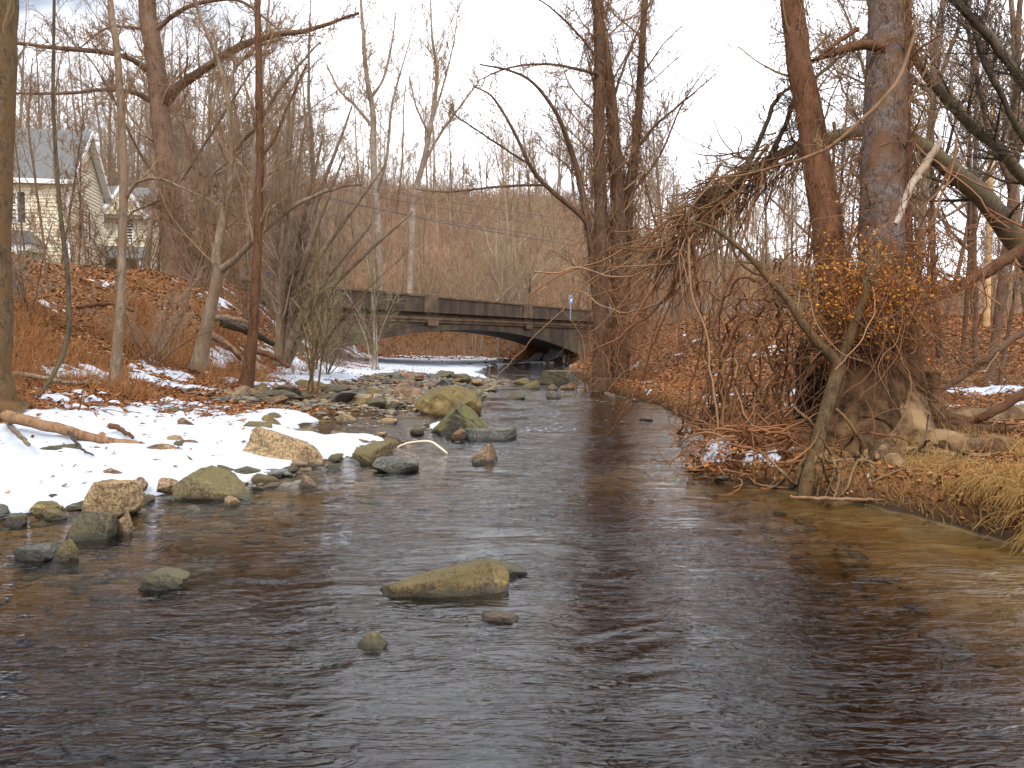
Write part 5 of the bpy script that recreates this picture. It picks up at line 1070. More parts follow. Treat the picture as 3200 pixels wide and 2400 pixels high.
# vine bush with orange leaves around the twin trunks
LEAFV = np.array([(-.5, 0, 0), (0, -.32, .06), (.5, 0, 0), (0, .32, .06)])
def leaves(name, pos, size, seed, mat, label, flatness=.5, cat='leaves', kind='stuff', parent=None):
    rg = np.random.default_rng(seed); n = len(pos)
    u = nrm(np.stack([rg.normal(size=n), rg.normal(size=n), rg.normal(size=n) * flatness], -1)); v = nrm(np.cross(u, nrm(np.stack([rg.normal(size=n) * flatness, rg.normal(size=n) * flatness, np.ones(n)], -1)))); w_ = np.cross(u, v)
    s = (size * rg.uniform(.45, 1.5, n))[:, None, None]
    L = LEAFV[None]; V = pos[:, None] + s * (u[:, None] * L[..., 0:1] + v[:, None] * L[..., 1:2] + w_[:, None] * L[..., 2:3] * rg.uniform(-3, 3, (n, 1, 1)))
    off = pos.mean(0); idx = np.arange(n * 4).reshape(n, 4); q = np.concatenate([idx[:, [0, 1, 2]], idx[:, [0, 2, 3]]])
    o = link(name, mesh_np(name, V.reshape(-1, 3) - off, q, smooth=False), M[mat], parent, off)
    if parent is None: tag(o, label, cat, kind=kind)
    return o
leaves('leaf_litter', heap_pts, .07, 72, 'leaf', 'dark leaves caught in the brush heap', .8)
thicket('vine_bush', 330, PX(2740, 930, 9.2), (1.1, .7, .75), 68, 'bushy mass of fine vines wrapped round the big tree at head height', mat='twig_red', L=(.5, 1.3), r=(.003, .008), K=10, up=-.06, wob=.3, d0=(0, -.1, .1), gnd=False, n2=5)
rg = np.random.default_rng(69); c0 = PX(2720, 930, 9.0)
leaves('vine_leaves', c0 + rg.normal(size=(3200, 3)) * np.array([.34, .25, .26]) + np.array([-.05, 0, 0.05]), .035, 70, 'leaf_orange', 'orange and olive leaves clinging to the vine bush', 1.0)
rg = np.random.default_rng(71); nn = 80
W = walk(c0 + rg.normal(size=(nn, 3)) * np.array([.4, .2, .15]), np.array([0, -.1, -1]) + rg.normal(size=(nn, 3)) * .35, rg.uniform(.5, 1.9, nn), 16, rg, -.04, .15)
ts = TS(); ts.add(W, rg.uniform(.003, .009, nn)[:, None] * np.linspace(1, .5, 16)[None], 4); o = link('hanging_vines', ts.mesh('hanging_vines', c0), M['twig_vine'], None, c0); tag(o, 'fine vine strands hanging over the root flare of the big tree', 'vines', kind='stuff')

# ------------------------------------------------------------------ logs and sticks on the left beach
def log(name, pts, rad, label, mat='bark_log', cat='log', K=30, lift=True, snow=False, n=10, wob=.01):
    rg = np.random.default_rng(abs(hash(label)) % 1000 if False else len(label)); p = np.array([PX(a, b, GD(b, g)) for a, b, g in pts])
    for q in p:
        q[2] = max(q[2], Hs(q[0], q[1]) + rad[0] * .5) if lift else q[2]
    q, r = resample(p, np.interp(np.linspace(0, 1, len(p)), np.linspace(0, 1, len(rad)), rad), K, wob, rg)
    r[0] *= .3; r[-1] *= .2
    t = TS(); t.add(q[None], r[None], n); off = q[0]; o = link(name, t.mesh(name, off), M[mat], None, off); tag(o, label, cat); return o
log('log', [(0, 1295, .62), (120, 1325, .5), (230, 1352, .4), (330, 1378, .3), (470, 1400, .22)], (.075, .065, .045), 'long fallen log lying across the snowy beach')
log('log', [(0, 1165, 1.0), (80, 1172, .95), (160, 1185, .9), (220, 1200, .85)], (.05, .03), 'snow dusted fallen pole below the bushes at the left edge', 'bark_grey')
log('log', [(345, 1330, .42), (380, 1345, .38), (420, 1368, .34)], (.04, .02), 'short curved branch lying just above the long log', 'bark_red', 'branch')
log('branch', [(20, 1310, .5), (50, 1350, .45), (95, 1395, .4)], (.035, .02), 'forked stick on the snow below the long log', 'bark_grey', 'branch')
log('branch', [(200, 1330, .45), (240, 1385, .35), (290, 1425, .28)], (.02, .01), 'dark stick pointing down the snowy beach', 'bark_dark', 'branch')
log('branch', [(240, 960, 2.2), (300, 952, 2.3), (360, 950, 2.3), (420, 972, 2.1)], (.05, .03), 'fallen branch on the leaf covered slope', 'bark_red', 'branch', lift=True)
log('branch', [(640, 1235, .5), (700, 1210, .55), (760, 1185, .7)], (.03, .015), 'thin dead branch at the foot of the reddish trunk', 'bark_log', 'branch')
def debris(name, n, xr_, yr_, seed, label, cond, L=(.12, .7), r_=(.004, .014), mat='twig_red'):
    rg = np.random.default_rng(seed); x = rg.uniform(*xr_, n); y = rg.uniform(*yr_, n); k = cond(x, y); x, y = x[k], y[k]; m_ = len(x)
    z = np.maximum(H(x, y), H(x, y) + np.clip(snow_mask(x, y) * .2, 0, .055)) + .02; a = rg.normal(size=m_) * .9 - .5
    W = walk(np.stack([x, y, z], -1), np.stack([np.cos(a), np.sin(a), rg.normal(size=m_) * .22 + .05], -1), rg.uniform(*L, m_) * rg.uniform(.4, 1, m_), 7, rg, 0, .12)
    W[..., 2] = np.maximum(W[..., 2], H(W[..., 0], W[..., 1]) + .03)
    ts = TS(); ts.add(W, rg.uniform(*r_, m_)[:, None] * np.linspace(1, .5, 7)[None], 4); o = link(name, ts.mesh(name), M[mat]); tag(o, label, 'twigs', kind='stuff')
debris('fallen_twigs', 2600, (-12, -3), (8.5, 20), 111, 'broken twigs and stalks strewn over the upper snow of the beach', lambda x, y: (np.interp(y, TY, TX) - x > -3.0) & (np.interp(y, TY, TX) - x < 2) & (fbm(x * .9, y * .9, 112, 3) > -.05))
debris('fallen_twigs', 1800, (2.2, 12), (6.5, 20), 113, 'dead sticks littering the right bank around the roots', lambda x, y: x - shore(x, y)[1] > .1, mat='twig_vine')
def slanted(name, a, b, r, label, mat, cat='log', seed=3):
    a = PX(*a[:3]); b = PX(*b[:3]); m_ = (a + b) / 2 + np.array([0, 0, .05]); q, rr = resample(np.array([a, m_, b]), np.array([r, r * .9, r * .6]), 24, .015, np.random.default_rng(seed)); rr[0] *= .4; rr[-1] *= .3
    t = TS(); t.add(q[None], rr[None], 10); o = link(name, t.mesh(name, q[0]), M[mat], None, q[0]); tag(o, label, cat)
slanted('log', (690, 1005, 22, 0), (860, 1075, 23.5, 0), .13, 'dark fallen log lying on the bank behind the reddish trunk', 'bark_dark')
slanted('log', (650, 1040, 21, 0), (770, 1130, 20, 0), .10, 'brown log sliding down the bank between two trunks', 'bark_brown')
slanted('log', (800, 1095, 21.5, 0), (905, 1145, 20.5, 0), .08, 'reddish log at the foot of the clump of grey stems', 'bark_red')
slanted('log', (650, 990, 22.5, 0), (800, 1015, 23, 0), .09, 'grey log resting above the dark fallen log', 'bark_grey')
slanted('log', (700, 1065, 20.5, 0), (780, 1150, 19.5, 0), .05, 'thin tan branch lying down the bank slope', 'bark_log')
# bent pale stick
p = np.array([PX(1225, 1405, 11.9), PX(1270, 1386, 11.8), PX(1320, 1379, 11.6), PX(1348, 1381, 11.5), PX(1370, 1395, 11.3), PX(1398, 1417, 11.1)])
q, rr = resample(p, np.array([.009, .014, .014, .014, .016, .012]), 40); t = TS(); t.add(q[None], rr[None], 8); o = link('stick', t.mesh('stick', q[0]), M['stick_pale'], None, q[0]); tag(o, 'bent peeled white stick poking over the water', 'stick')
p = np.array([PX(2470, 1555, 7.7), PX(2560, 1556, 7.65), PX(2640, 1560, 7.6), PX(2740, 1562, 7.5), PX(2780, 1568, 7.4)]); p[:, 2] = np.maximum(p[:, 2], .05)
q, rr = resample(p, np.array([.012, .018, .018, .014, .006]), 40, .008, np.random.default_rng(4)); t = TS(); t.add(q[None], rr[None], 8); o = link('stick', t.mesh('stick', q[0]), M['bark_log'], None, q[0]); tag(o, 'pale stick floating at the foot of the propped limb', 'stick')

# ------------------------------------------------------------------ background trees, each a thing of its own
def proto(seed, hgt, r0, kind):
    rg = np.random.default_rng(seed); K = 30
    def stem(b, top, r):
        m1 = b + (top - b) * .35 + rg.normal(size=3) * hgt * .012; m2 = b + (top - b) * .7 + rg.normal(size=3) * hgt * .02
        return resample(np.array([b, m1, m2, top]), np.array([r, r * .8, r * .5, r * .12]), K, hgt * .0015, rg)
    stems = []
    if kind == 'multi':
        for k in range(rg.integers(4, 7)): stems.append(stem(np.r_[rg.normal(size=2) * .15, -.2], np.r_[rg.normal(size=2) * hgt * .28, hgt * rg.uniform(.7, 1.0)], r0 * rg.uniform(.5, .8)))
    elif kind == 'fork':
        s = stem(np.array([0, 0, -.3]), np.r_[rg.normal(size=2) * hgt * .06, hgt], r0); stems.append(s)
        for k in range(3):
            i = int(K * rg.uniform(.25, .5)); b = s[0][i]; stems.append(stem(b, b + np.r_[rg.normal(size=2) * hgt * .22, hgt * rg.uniform(.35, .5)], s[1][i] * .7))
    else:
        stems.append(stem(np.array([0, 0, -.3]), np.r_[rg.normal(size=2) * hgt * .05, hgt], r0))
    P = np.array([s[0] for s in stems]); Rr = np.array([s[1] for s in stems])
    t = TS(); t.add(P, Rr, 8)
    c = TS(); cfg = {'tall': (.32, 17, .26), 'fork': (.25, 12, .30), 'multi': (.2, 8, .28), 'slim': (.22, 14, .17)}[kind]
    P1, R1 = grow(P, Rr, cfg[1], rg, t0=cfg[0], lenf=cfg[2], ang=42, K=9, up=.13, wob=.12, rf=.45, tip=.2, rmin=.018); c.add(P1, R1, 4)
    P2, R2 = grow(P1, R1, 9, rg, t0=.15, lmin=hgt * .03, lenf=.42, ang=42, K=6, up=.1, wob=.14, rf=.6, tip=.4, rmin=.013); c.add(P2, R2, 3)
    P3, R3 = grow(P2, R2, 7, rg, t0=.15, lmin=hgt * .02, lenf=.68, ang=38, K=4, up=.06, wob=.15, rf=.7, tip=.6, rmin=.010); c.add(P3, R3, 3)
    return t.mesh('trunk'), c.mesh('crown')
PR = {}
for key, (hg, r0, kind, ns) in {'tall': (19, .17, 'tall', 4), 'fork': (14, .13, 'fork', 3), 'multi': (7, .06, 'multi', 3), 'slim': (10, .065, 'slim', 3)}.items():
    PR[key] = [proto(900 + 10 * len(key) + k, hg, r0, kind) for k in range(ns)]
MM = {}
def mcp(me, mat):
    k = (me.name, mat)
    if k not in MM: c = me.copy(); c.materials.clear(); c.materials.append(M[mat]); MM[k] = c
    return MM[k]
def bgtree(key, x, y, sc, bm, tm, label, group, rg, cat='tree'):
    a, b = PR[key][int(rg.integers(0, len(PR[key])))]
    z = Hs(x, y) - .05
    e = empty('bare_tree' if key != 'multi' else 'bare_shrub', (x, y, z), label, cat, group, rz=rg.uniform(0, 6.28)); e.scale = (sc, sc, sc * rg.uniform(.9, 1.12)); e.rotation_euler[0] = rg.normal() * .035; e.rotation_euler[1] = rg.normal() * .035
    link('trunk', mcp(a, bm), None, e); link('crown', mcp(b, tm), None, e)
    return e
rg = np.random.default_rng(500)
def zone(n, key, xf, yr, sc, bm, tm, label, group, mind=1.0, ok=None, cat='tree'):
    pts = []; tries = 0
    while len(pts) < n and tries < 4000:
        tries += 1; y = rg.uniform(*yr); x = rg.uniform(*xf) / F * y
        if any(math.hypot(x - p[0], y - p[1]) < mind for p in pts): continue
        if ok is not None and not ok(x, y): continue
        pts.append((x, y)); kk = key if isinstance(key, str) else key[int(rg.integers(0, len(key)))]
        bgtree(kk, x, y, rg.uniform(*sc), bm if isinstance(bm, str) else bm[int(rg.integers(0, len(bm)))], tm, label, group, rg, cat)
dry = lambda x, y: (land(x, y)[0] > .5 or land(x, y)[1] > .5) and float(road_dist(np.array([x]), np.array([y]))[0]) > 3.6
nohouse = lambda x, y: dry(x, y) and not (-37 < x < -20 and 40 < y < 66)
# tall wood behind and beside the houses
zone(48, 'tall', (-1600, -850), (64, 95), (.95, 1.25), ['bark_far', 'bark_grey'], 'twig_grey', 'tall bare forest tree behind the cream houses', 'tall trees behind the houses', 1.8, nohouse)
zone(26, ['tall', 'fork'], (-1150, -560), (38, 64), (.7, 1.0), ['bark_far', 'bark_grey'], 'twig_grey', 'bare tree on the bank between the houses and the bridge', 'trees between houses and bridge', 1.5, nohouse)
zone(22, ['slim', 'multi'], (-1150, -560), (30, 60), (.6, 1.0), 'bark_brown', 'twig_brown', 'slim bare sapling on the bank between the houses and the bridge', 'saplings between houses and bridge', 1.0, nohouse)
zone(9, 'multi', (-1050, -700), (26, 40), (.3, .5), 'bark_brown', 'twig_brown', 'low bare shrub along the crest of the left bank', 'shrubs on the left crest', 1.2, nohouse, 'shrub')
zone(9, ['slim', 'multi'], (-1580, -1130), (32, 40), (.5, .85), 'bark_brown', 'twig_brown', 'thin bare tree veiling the cream houses', 'thin trees veiling the houses', 1.0, lambda x, y: land(x, y)[0] > .5 and float(road_dist(np.array([x]), np.array([y]))[0]) > 3.0)
# trees beyond the bridge on the flat
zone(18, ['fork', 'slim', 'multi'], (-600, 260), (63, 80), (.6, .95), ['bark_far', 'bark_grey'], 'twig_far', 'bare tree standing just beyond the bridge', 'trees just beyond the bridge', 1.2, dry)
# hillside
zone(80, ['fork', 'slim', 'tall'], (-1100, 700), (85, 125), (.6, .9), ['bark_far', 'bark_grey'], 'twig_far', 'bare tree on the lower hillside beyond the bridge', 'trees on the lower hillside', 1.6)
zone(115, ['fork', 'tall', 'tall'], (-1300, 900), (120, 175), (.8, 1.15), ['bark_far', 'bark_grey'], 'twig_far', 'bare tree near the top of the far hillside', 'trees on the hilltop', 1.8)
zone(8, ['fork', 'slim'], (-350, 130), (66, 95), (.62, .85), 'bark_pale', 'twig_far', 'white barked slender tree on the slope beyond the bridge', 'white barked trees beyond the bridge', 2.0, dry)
# right side woods
zone(20, ['slim', 'fork'], (420, 1700), (26, 55), (.6, .95), ['bark_grey', 'bark_brown'], 'twig_grey', 'bare tree in the wood behind the big twin trunked tree', 'trees behind the big tree', 1.5, dry)
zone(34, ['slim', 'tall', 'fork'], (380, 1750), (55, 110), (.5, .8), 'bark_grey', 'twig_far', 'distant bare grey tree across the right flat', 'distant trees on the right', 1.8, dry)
zone(9, ['slim', 'fork'], (1150, 1650), (15, 26), (.7, 1.0), ['bark_grey', 'bark_brown'], 'twig_grey', 'grey trunked young tree near the right edge behind the arching tree', 'young trees at the right edge', 1.2, dry)
zone(22, 'multi', (330, 1700), (40, 66), (.4, .75), 'bark_red', 'twig_red', 'reddish bare shrub on the right flat', 'shrubs on the right flat', 1.2, dry, 'shrub')
zone(7, 'fork', (-130, 90), (58, 66), (.5, .7), 'bark_far', 'twig_far', 'brown trunk on the far bank seen through the bridge arch', 'trunks seen through the arch', 1.4, dry)
scatter(26, lambda: (rng.uniform(-5, 6), rng.uniform(50, 62)), .3, .9, 'stones along the bank beyond the arch', lambda x, y: -.5 < land(x, y)[0] < 1.2)
# two pale sycamores above the bridge
def pale(stems, label, seed):
    hero('sycamore', stems, label, bm='bark_sycamore', tm='twig_far', seed=seed, lv=(13, 9, 6), lenf=(.24, .42, .5), t0=.3, rmin=.012, minr=.02, up=.1, nside=10, group=None)
pale([[(1190, 960, 64, 0.286), (1180, 700, 64, 0.272), (1168, 500, 64, 0.245), (1165, 350, 64, 0.218), (1145, 230, 64, 0.177), (1133, 80, 64, 0.136), (1125, -100, 64, 0.068)],
      [(1167, 400, 64, 0.136), (1110, 330, 64, 0.116), (1060, 280, 64, 0.088), (1020, 200, 64, 0.054)], [(1165, 300, 64, 0.122), (1200, 240, 64, 0.102), (1225, 130, 64, 0.068), (1240, 20, 64, 0.034)],
      [(1180, 600, 63, 0.136), (1210, 480, 62, 0.116), (1225, 330, 62, 0.088), (1265, 180, 62, 0.054), (1300, 60, 62, 0.027)]], 'pale barked sycamore rising over the middle of the bridge, left of the two', 301)
pale([[(1280, 940, 66, 0.272), (1290, 650, 66, 0.245), (1325, 500, 66, 0.218), (1350, 370, 66, 0.177), (1365, 240, 66, 0.136), (1350, 110, 66, 0.088), (1345, -30, 66, 0.041)],
      [(1325, 510, 66, 0.136), (1375, 420, 66, 0.116), (1440, 330, 66, 0.082), (1500, 250, 66, 0.041)], [(1350, 380, 66, 0.102), (1390, 250, 66, 0.082), (1420, 120, 66, 0.054), (1430, 20, 66, 0.027)],
      [(1340, 420, 66, 0.102), (1300, 330, 66, 0.068), (1280, 240, 66, 0.034)]], 'pale sycamore with a forked leaning crown above the bridge', 302)
# ------------------------------------------------------------------ undergrowth over hillside and flats (uncountable)
def scrub(name, n, xf, yr, hfun, mat, label, seed, ok=None, rad=.5, pw=1.0, dens=None):
    rg = np.random.default_rng(seed); y = yr[0] + (yr[1] - yr[0]) * rg.random(n)**pw; x = rg.uniform(*xf, n) / F * y
    z = H(x, y); a_, b_ = shore(x, y); keep = ((a_ - x > .45) | (x - b_ > .3)) & (road_dist(x, y) > 3.3)
    if ok is not None: keep &= ok(x, y)
    cl = fbm(x * .5, y * .5, seed, 3) > (dens if dens is not None else -.15); keep &= cl
    x, y, z = x[keep], y[keep], z[keep]; h = hfun(y) * rg.uniform(.4, 1.25, len(x))
    W = walk(np.stack([x, y, z - .02], -1), np.stack([rg.normal(size=len(x)) * .35, rg.normal(size=len(x)) * .35, np.ones(len(x))], -1), h, 6, rg, .03, .14)
    r0 = (rad * 1e-3 * y)[:, None] * rg.uniform(.6, 1.4, (len(x), 1)) * np.linspace(1, .4, 6)[None] * .33
    ts = TS(); ts.add(W, r0, 3); W2, R2_ = grow(W, r0, 3, rg, t0=.3, lenf=.45, ang=40, K=4, up=.05, wob=.15, rf=.8, rmin=.001); R2_ = np.maximum(R2_, rad * 1e-3 * W2[:, 0, 1:2] * .16); ts.add(W2, R2_, 3)
    o = link(name, ts.mesh(name), M[mat]); tag(o, label, 'undergrowth', kind='stuff')
scrub('hillside_scrub', 40000, (-1350, 1000), (72, 180), lambda y: 1.6 + .016 * y, 'brush', 'dense pinkish brown scrub covering the far hillside', 601, rad=.62, dens=-.4)
scrub('right_scrub', 6500, (200, 1800), (42, 80), lambda y: .7 + .02 * y, 'brush', 'brown brush covering the right flat', 602, rad=.55, dens=-.2)
scrub('left_scrub', 5000, (-1650, -420), (26, 62), lambda y: .5 + .011 * y, 'brush', 'brown brush along the top of the left bank', 603, ok=lambda x, y: ~((x < -20) & (x > -37) & (y > 40) & (y < 66)), rad=.5, dens=-.05)
scrub('creekside_scrub', 3200, (-600, 300), (56, 75), lambda y: 1.4 + 0 * y, 'brush', 'brush along the stream beyond the bridge', 604, rad=.5)
# dead grass on the left slope
def grassy(name, n, xr_, yr_, h0, mat, label, seed, cond, rad=.0022, up=.0, spread=.5):
    rg = np.random.default_rng(seed); x = rg.uniform(*xr_, n); y = rg.uniform(*yr_, n); k = cond(x, y); x, y = x[k], y[k]; z = H(x, y)
    m_ = len(x); W = walk(np.stack([x, y, z], -1), np.stack([rg.normal(size=m_) * spread, rg.normal(size=m_) * spread, np.ones(m_)], -1), h0 * rg.uniform(.4, 1.3, m_), 5, rg, up, .16)
    ts = TS(); ts.add(W, rad * rg.uniform(.6, 1.5, m_)[:, None] * np.linspace(1, .4, 5)[None], 3); o = link(name, ts.mesh(name), M[mat]); tag(o, label, 'grass', kind='stuff')
def slope_cond(x, y):
    a_, b_ = shore(x, y); toe = np.interp(y, TY, TX); v = toe - x
    return (v > -1.2) & (v < 3.4) & (fbm(x * .8, y * .8, 91, 3) + .30 - .25 * np.abs(v - .8) > .05) & ((snow_mask(x, y) < .02) | (hsh(x * 37, y * 41, 3) < .12))
grassy('dead_grass', 48000, (-13, -5.5), (11, 26), .36, 'grass_dead', 'rusty orange dead grass on the lower left slope', 92, slope_cond, rad=.0042)
grassy('dead_grass', 9000, (2.5, 14), (8, 22), .25, 'grass_dead', 'short dead grass and stems on the right bank', 93, lambda x, y: (x - shore(x, y)[1] > .15) & (fbm(x, y, 94, 3) > 0), rad=.003)
def tussock():
    rg = np.random.default_rng(95); m_ = 2600
    cx = rg.uniform(3.8, 5.0, m_); cy = rg.uniform(5.6, 7.0, m_); k = (cx - shore(cx, cy)[1] > -.02) & (cx - shore(cx, cy)[1] < 1.1); cx, cy = cx[k], cy[k]; m_ = len(cx)
    W = walk(np.stack([cx, cy, H(cx, cy)], -1), np.stack([-.5 + rg.normal(size=m_) * .35, -.4 + rg.normal(size=m_) * .3, .75 * np.ones(m_)], -1), rg.uniform(.2, .55, m_), 9, rg, np.array([-.05, -.06, -.2]), .03)
    W[..., 2] = np.maximum(W[..., 2], .02)
    ts = TS(); ts.add(W, rg.uniform(.002, .0042, m_)[:, None] * np.linspace(1, .3, 9)[None], 3); o = link('grass_tussock', ts.mesh('grass_tussock'), M['straw']); tag(o, 'straw yellow grass drooping over the right bank at the photo edge', 'grass', kind='stuff')
tussock()
grassy('dead_grass', 9000, (2.9, 5.2), (6.2, 9.0), .16, 'straw', 'short straw coloured grass on the lower right bank around the roots', 97, lambda x, y: (x - shore(x, y)[1] > .02) & (fbm(x * 2, y * 2, 98, 3) > -.15), rad=.0022, spread=.9)
# leaf litter
def litter(name, n, xr_, yr_, size, seed, label, cond, pw=1.0):
    rg = np.random.default_rng(seed); x = rg.uniform(*xr_, n); y = yr_[0] + (yr_[1] - yr_[0]) * rg.random(n)**pw; k = cond(x, y); x, y = x[k], y[k]
    sm = snow_mask(x, y); kk = (sm < .08) | (rg.random(len(x)) < .014); x, y, sm = x[kk], y[kk], sm[kk]
    z = H(x, y) + .012 + np.where(sm > .0, np.clip(sm * .2, 0, .055) + .008, 0)
    return leaves(name, np.stack([x, y, z + .01 * rg.random(len(x))], -1), size, seed + 1, 'leaf', label, .35)
litter('leaf_litter', 120000, (-18, -2.2), (7, 38), .08, 701, 'brown and orange fallen leaves covering the left bank', lambda x, y: (shore(x, y)[0] - x > .35) & ~((y > 16.5) & (y < 31) & (shore(x, y)[0] - x < 3)), 1.2)
litter('leaf_litter', 60000, (3, 26), (20, 48), .12, 707, 'fallen leaves on the rising ground behind the right bank', lambda x, y: x - shore(x, y)[1] > .3)
litter('leaf_litter', 90000, (2, 18), (6.2, 30), .062, 703, 'brown fallen leaves covering the right bank', lambda x, y: x - shore(x, y)[1] > .05, 1.3)
litter('leaf_litter', 14000, (-11, 9), (50, 74), .2, 705, 'fallen leaves on the bank beyond the bridge', lambda x, y: (shore(x, y)[0] - x > .3) | (x - shore(x, y)[1] > .3))

# ------------------------------------------------------------------ poles and cables
def pole(px, y, ytop, ybase, r, label, mat, arm=False):
    a = PX(px, ybase, y); b = PX(px, ytop, y); b[0] = a[0]; a[2] = min(a[2], Hs(a[0], y) - .1)
    e = empty('utility_pole', a, label, 'utility pole'); t = TS(); q = np.linspace(a, b, 12)[None]; q[0, :, 2] = np.linspace(a[2], b[2], 12); t.add(q, np.linspace(r, r * .7, 12)[None], 12); link('post', t.mesh('post', a), M[mat], e)
    if arm:
        bx = BX(); h = b[2] - a[2] - .9; bx.box(-1.1, 1.1, -.07, .07, h, h + .13); bx.build('crossarm', M[mat], e)
        for x in (-1.0, -.55, .55, 1.0): c = BX(); c.box(x - .04, x + .04, -.04, .04, h + .132, h + .28); c.build('insulator', M['roof_grey'], e)
pole(770, 44, 560, 900, .13, 'blue grey utility pole behind the stems left of the bridge', 'pole_grey')
pole(3083, 34, 330, 1000, .13, 'tan wooden utility pole with crossarm near the right edge', 'pole_wood', True)
for k, (pts, lab) in enumerate([
    ([(900, 590, 52), (1388, 697, 60), (1800, 768, 68)], 'lowest and thickest dark cable sagging above the bridge'),
    ([(900, 600, 53), (1388, 690, 61), (1800, 752, 69)], 'second dark cable from the bottom above the bridge'),
    ([(900, 560, 54), (1400, 655, 62), (1800, 722, 70)], 'thin cable third from the bottom above the bridge'),
    ([(900, 545, 55), (1400, 630, 63), (1800, 690, 71)], 'topmost thin cable above the bridge')]):
    p = np.array([PX(*q) for q in pts]); q, r = resample(p, np.full(3, .028 if k == 0 else .018), 40); t = TS(); t.add(q[None], r[None], 5); o = link('cable', t.mesh('cable', q[0]), M['cable'], None, q[0]); tag(o, lab, 'cable')
# marker post at the right bridge end, roadside post on the left
a = PX(1783, 965, 58); e = empty('marker_post', (a[0], a[1], 3.0), 'small blue marker panel on a post at the right end of the bridge', 'marker post')
b_ = BX(); b_.box(-.04, .04, -.04, .04, 0, 1.7); b_.build('post', M['pole_grey'], e)
b_ = BX(); b_.box(-.14, .14, -.07, -.045, 1.25, 1.8); b_.build('panel', flat('panel_blue', (.22, .3, .45), .5), e)
b_ = BX(); b_.box(-.08, .08, -.078, -.072, 1.4, 1.52); b_.build('plate', M['white_paint'], e)
a = PX(842, 905, 36); e = empty('roadside_post', (a[0], a[1], Hs(a[0], a[1])), 'short dark roadside post beside the clump of grey stems', 'post')
b_ = BX(); b_.box(-.09, .09, -.09, .09, 0, .75); b_.box(-.14, .14, -.14, .14, .752, 1.0); b_.build('post', M['dark_panel'], e, .02)
# pale culvert end / white log on the left crest
log('log', [(30, 925, 2.9), (50, 922, 2.9), (78, 925, 2.9)], (.16, .16), 'short snow capped log end near the left edge of the bank', 'bark_pale', lift=True)
# evergreen bush by the porch
x, y = PX(70, 0, 41)[:2]; z = Hs(x, y)
rg = np.random.default_rng(81); e = empty('bush', (x, y, z), 'yellow green evergreen bush in front of the porch', 'bush')
nn = 26; W = walk(np.tile([0, 0, 0.], (nn, 1)), np.stack([rg.normal(size=nn) * .5, rg.normal(size=nn) * .5, np.ones(nn)], -1), rg.uniform(1.2, 2.3, nn), 8, rg, .03, .15); t = TS(); t.add(W, np.full((nn, 8), .02), 4); link('stems', t.mesh('stems'), M['bark_brown'], e)
m_ = flat('evergreen', (.16, .17, .03), .6, var=.4, scale=5); M['evergreen'] = m_
pp = W[:, 3:].reshape(-1, 3); pp = np.repeat(pp, 40, 0) + rg.normal(size=(len(pp) * 40, 3)) * .16
leaves('foliage', pp, .09, 82, 'evergreen', None, 1.0, parent=e)

# ------------------------------------------------------------------ labels that single things out
def px_of(o):
    v = cam_inv @ o.location; return (CX + F * v.x / -v.z, -v.z) if v.z < -.1 else (CX, 1.0)
bpy.context.view_layer.update(); cam_inv = cam.matrix_world.inverted()
LM = [(30, 'the left edge trunk'), (150, 'the porch'), (260, 'the cream gable'), (375, 'the slender grey brown tree'), (540, 'the thick leaning trunk'), (680, 'the forking grey tree'), (790, 'the straight reddish trunk'), (900, 'the clump of grey stems'),
      (1170, 'the left pale sycamore'), (1345, 'the left bridge pilaster'), (1500, 'the middle of the bridge'), (1646, 'the right bridge pilaster'), (1780, 'the blue marker post'), (1900, 'the vine draped trunks'), (2100, 'the drooping thatch tip'), (2300, 'the vine thatch'), (2560, 'the leaning twin trunk'), (2770, 'the grey twin trunk'), (2925, 'the broken pale branch'), (3083, 'the tan wooden pole'), (3190, 'the right edge')]
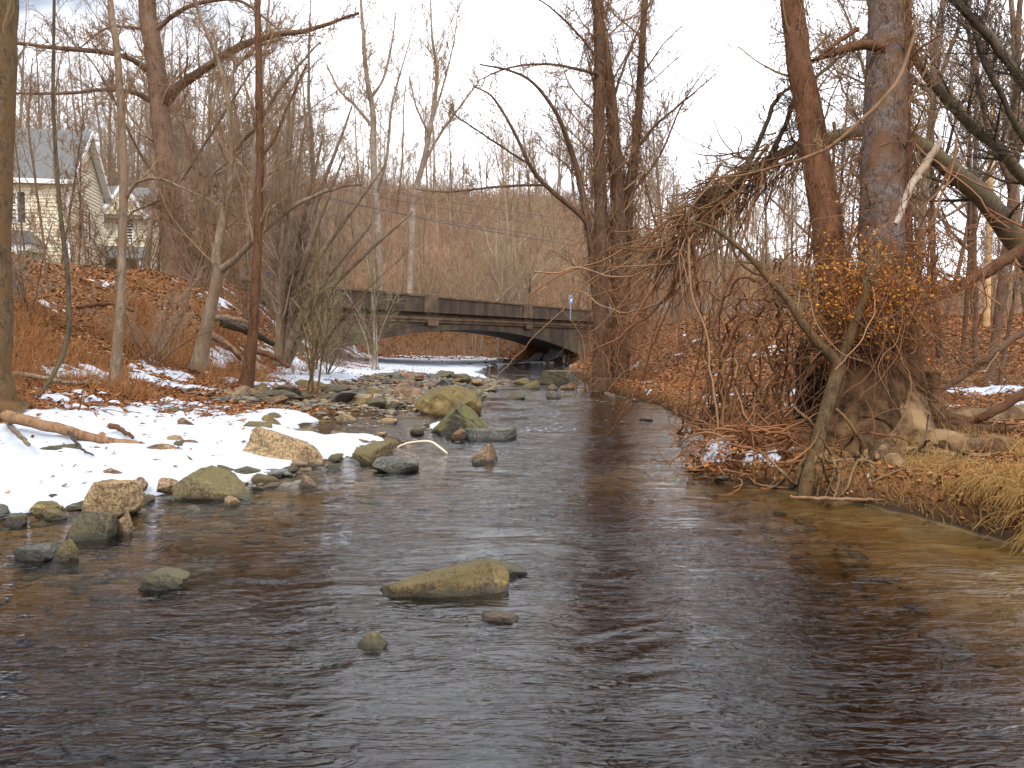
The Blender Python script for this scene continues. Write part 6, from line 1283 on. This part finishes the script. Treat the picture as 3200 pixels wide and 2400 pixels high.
ORD = ['leftmost', 'second from the left', 'third from the left', 'fourth from the left', 'fifth from the left']
NUM = {2: 'two', 3: 'three', 4: 'four', 5: 'five'}
SHORT = {'trunks seen through the arch': 'trunk seen through the arch', 'thin trees veiling the houses': 'thin tree veiling the houses', 'tall trees behind the houses': 'tall wood tree', 'trees between houses and bridge': 'bank top tree', 'saplings between houses and bridge': 'slim bank sapling', 'shrubs on the left crest': 'low crest shrub', 'trees just beyond the bridge': 'tree just beyond the bridge',
         'trees on the lower hillside': 'lower hillside tree', 'trees on the hilltop': 'hilltop tree', 'white barked trees beyond the bridge': 'white barked tree', 'trees behind the big tree': 'right bank wood tree', 'distant trees on the right': 'distant flat land tree', 'young trees at the right edge': 'young grey tree', 'shrubs on the right flat': 'reddish shrub'}
for o in [o for o in scene.objects if o.parent is None and o.get('group') in SHORT]:
    px, d = px_of(o); lm = min(LM, key=lambda q: abs(q[0] - px)); tr = [c for c in o.children if c.name.startswith('trunk')][0]
    col = {'bark_brown': 'brown', 'bark_far': 'tan', 'bark_grey': 'grey', 'bark_pale': 'pale', 'bark_red': 'reddish'}[tr.data.materials[0].name]
    o['_b'] = f"{col} {SHORT[o['group']]} {'left of' if px < lm[0] - 12 else ('right of' if px > lm[0] + 12 else 'behind')} {lm[1]}"
def uniq():
    from collections import defaultdict
    g = defaultdict(list)
    for o in scene.objects:
        if o.parent is None and o.get('label'): g[o.get('_b') or o['label']].append(o)
    for lab, os_ in g.items():
        if '_b' not in os_[0].keys() and len(os_) == 1: continue
        if len(os_) == 1: os_[0]['label'] = lab; continue
        os_.sort(key=lambda o: px_of(o)[1]); n = len(os_)
        if n == 2: names = ['nearer one', 'farther one']
        elif n == 3: names = ['nearest one', 'middle one', 'farthest one']
        else:
            os_.sort(key=lambda o: px_of(o)[0]); names = [ORD[k] if k < 5 else 'farther right' for k in range(n)]; names[-1] = 'rightmost'
        for o, nm in zip(os_, names): o['label'] = (lab + ', ' + nm)
    for o in scene.objects:
        if '_b' in o.keys(): del o['_b']
uniq()
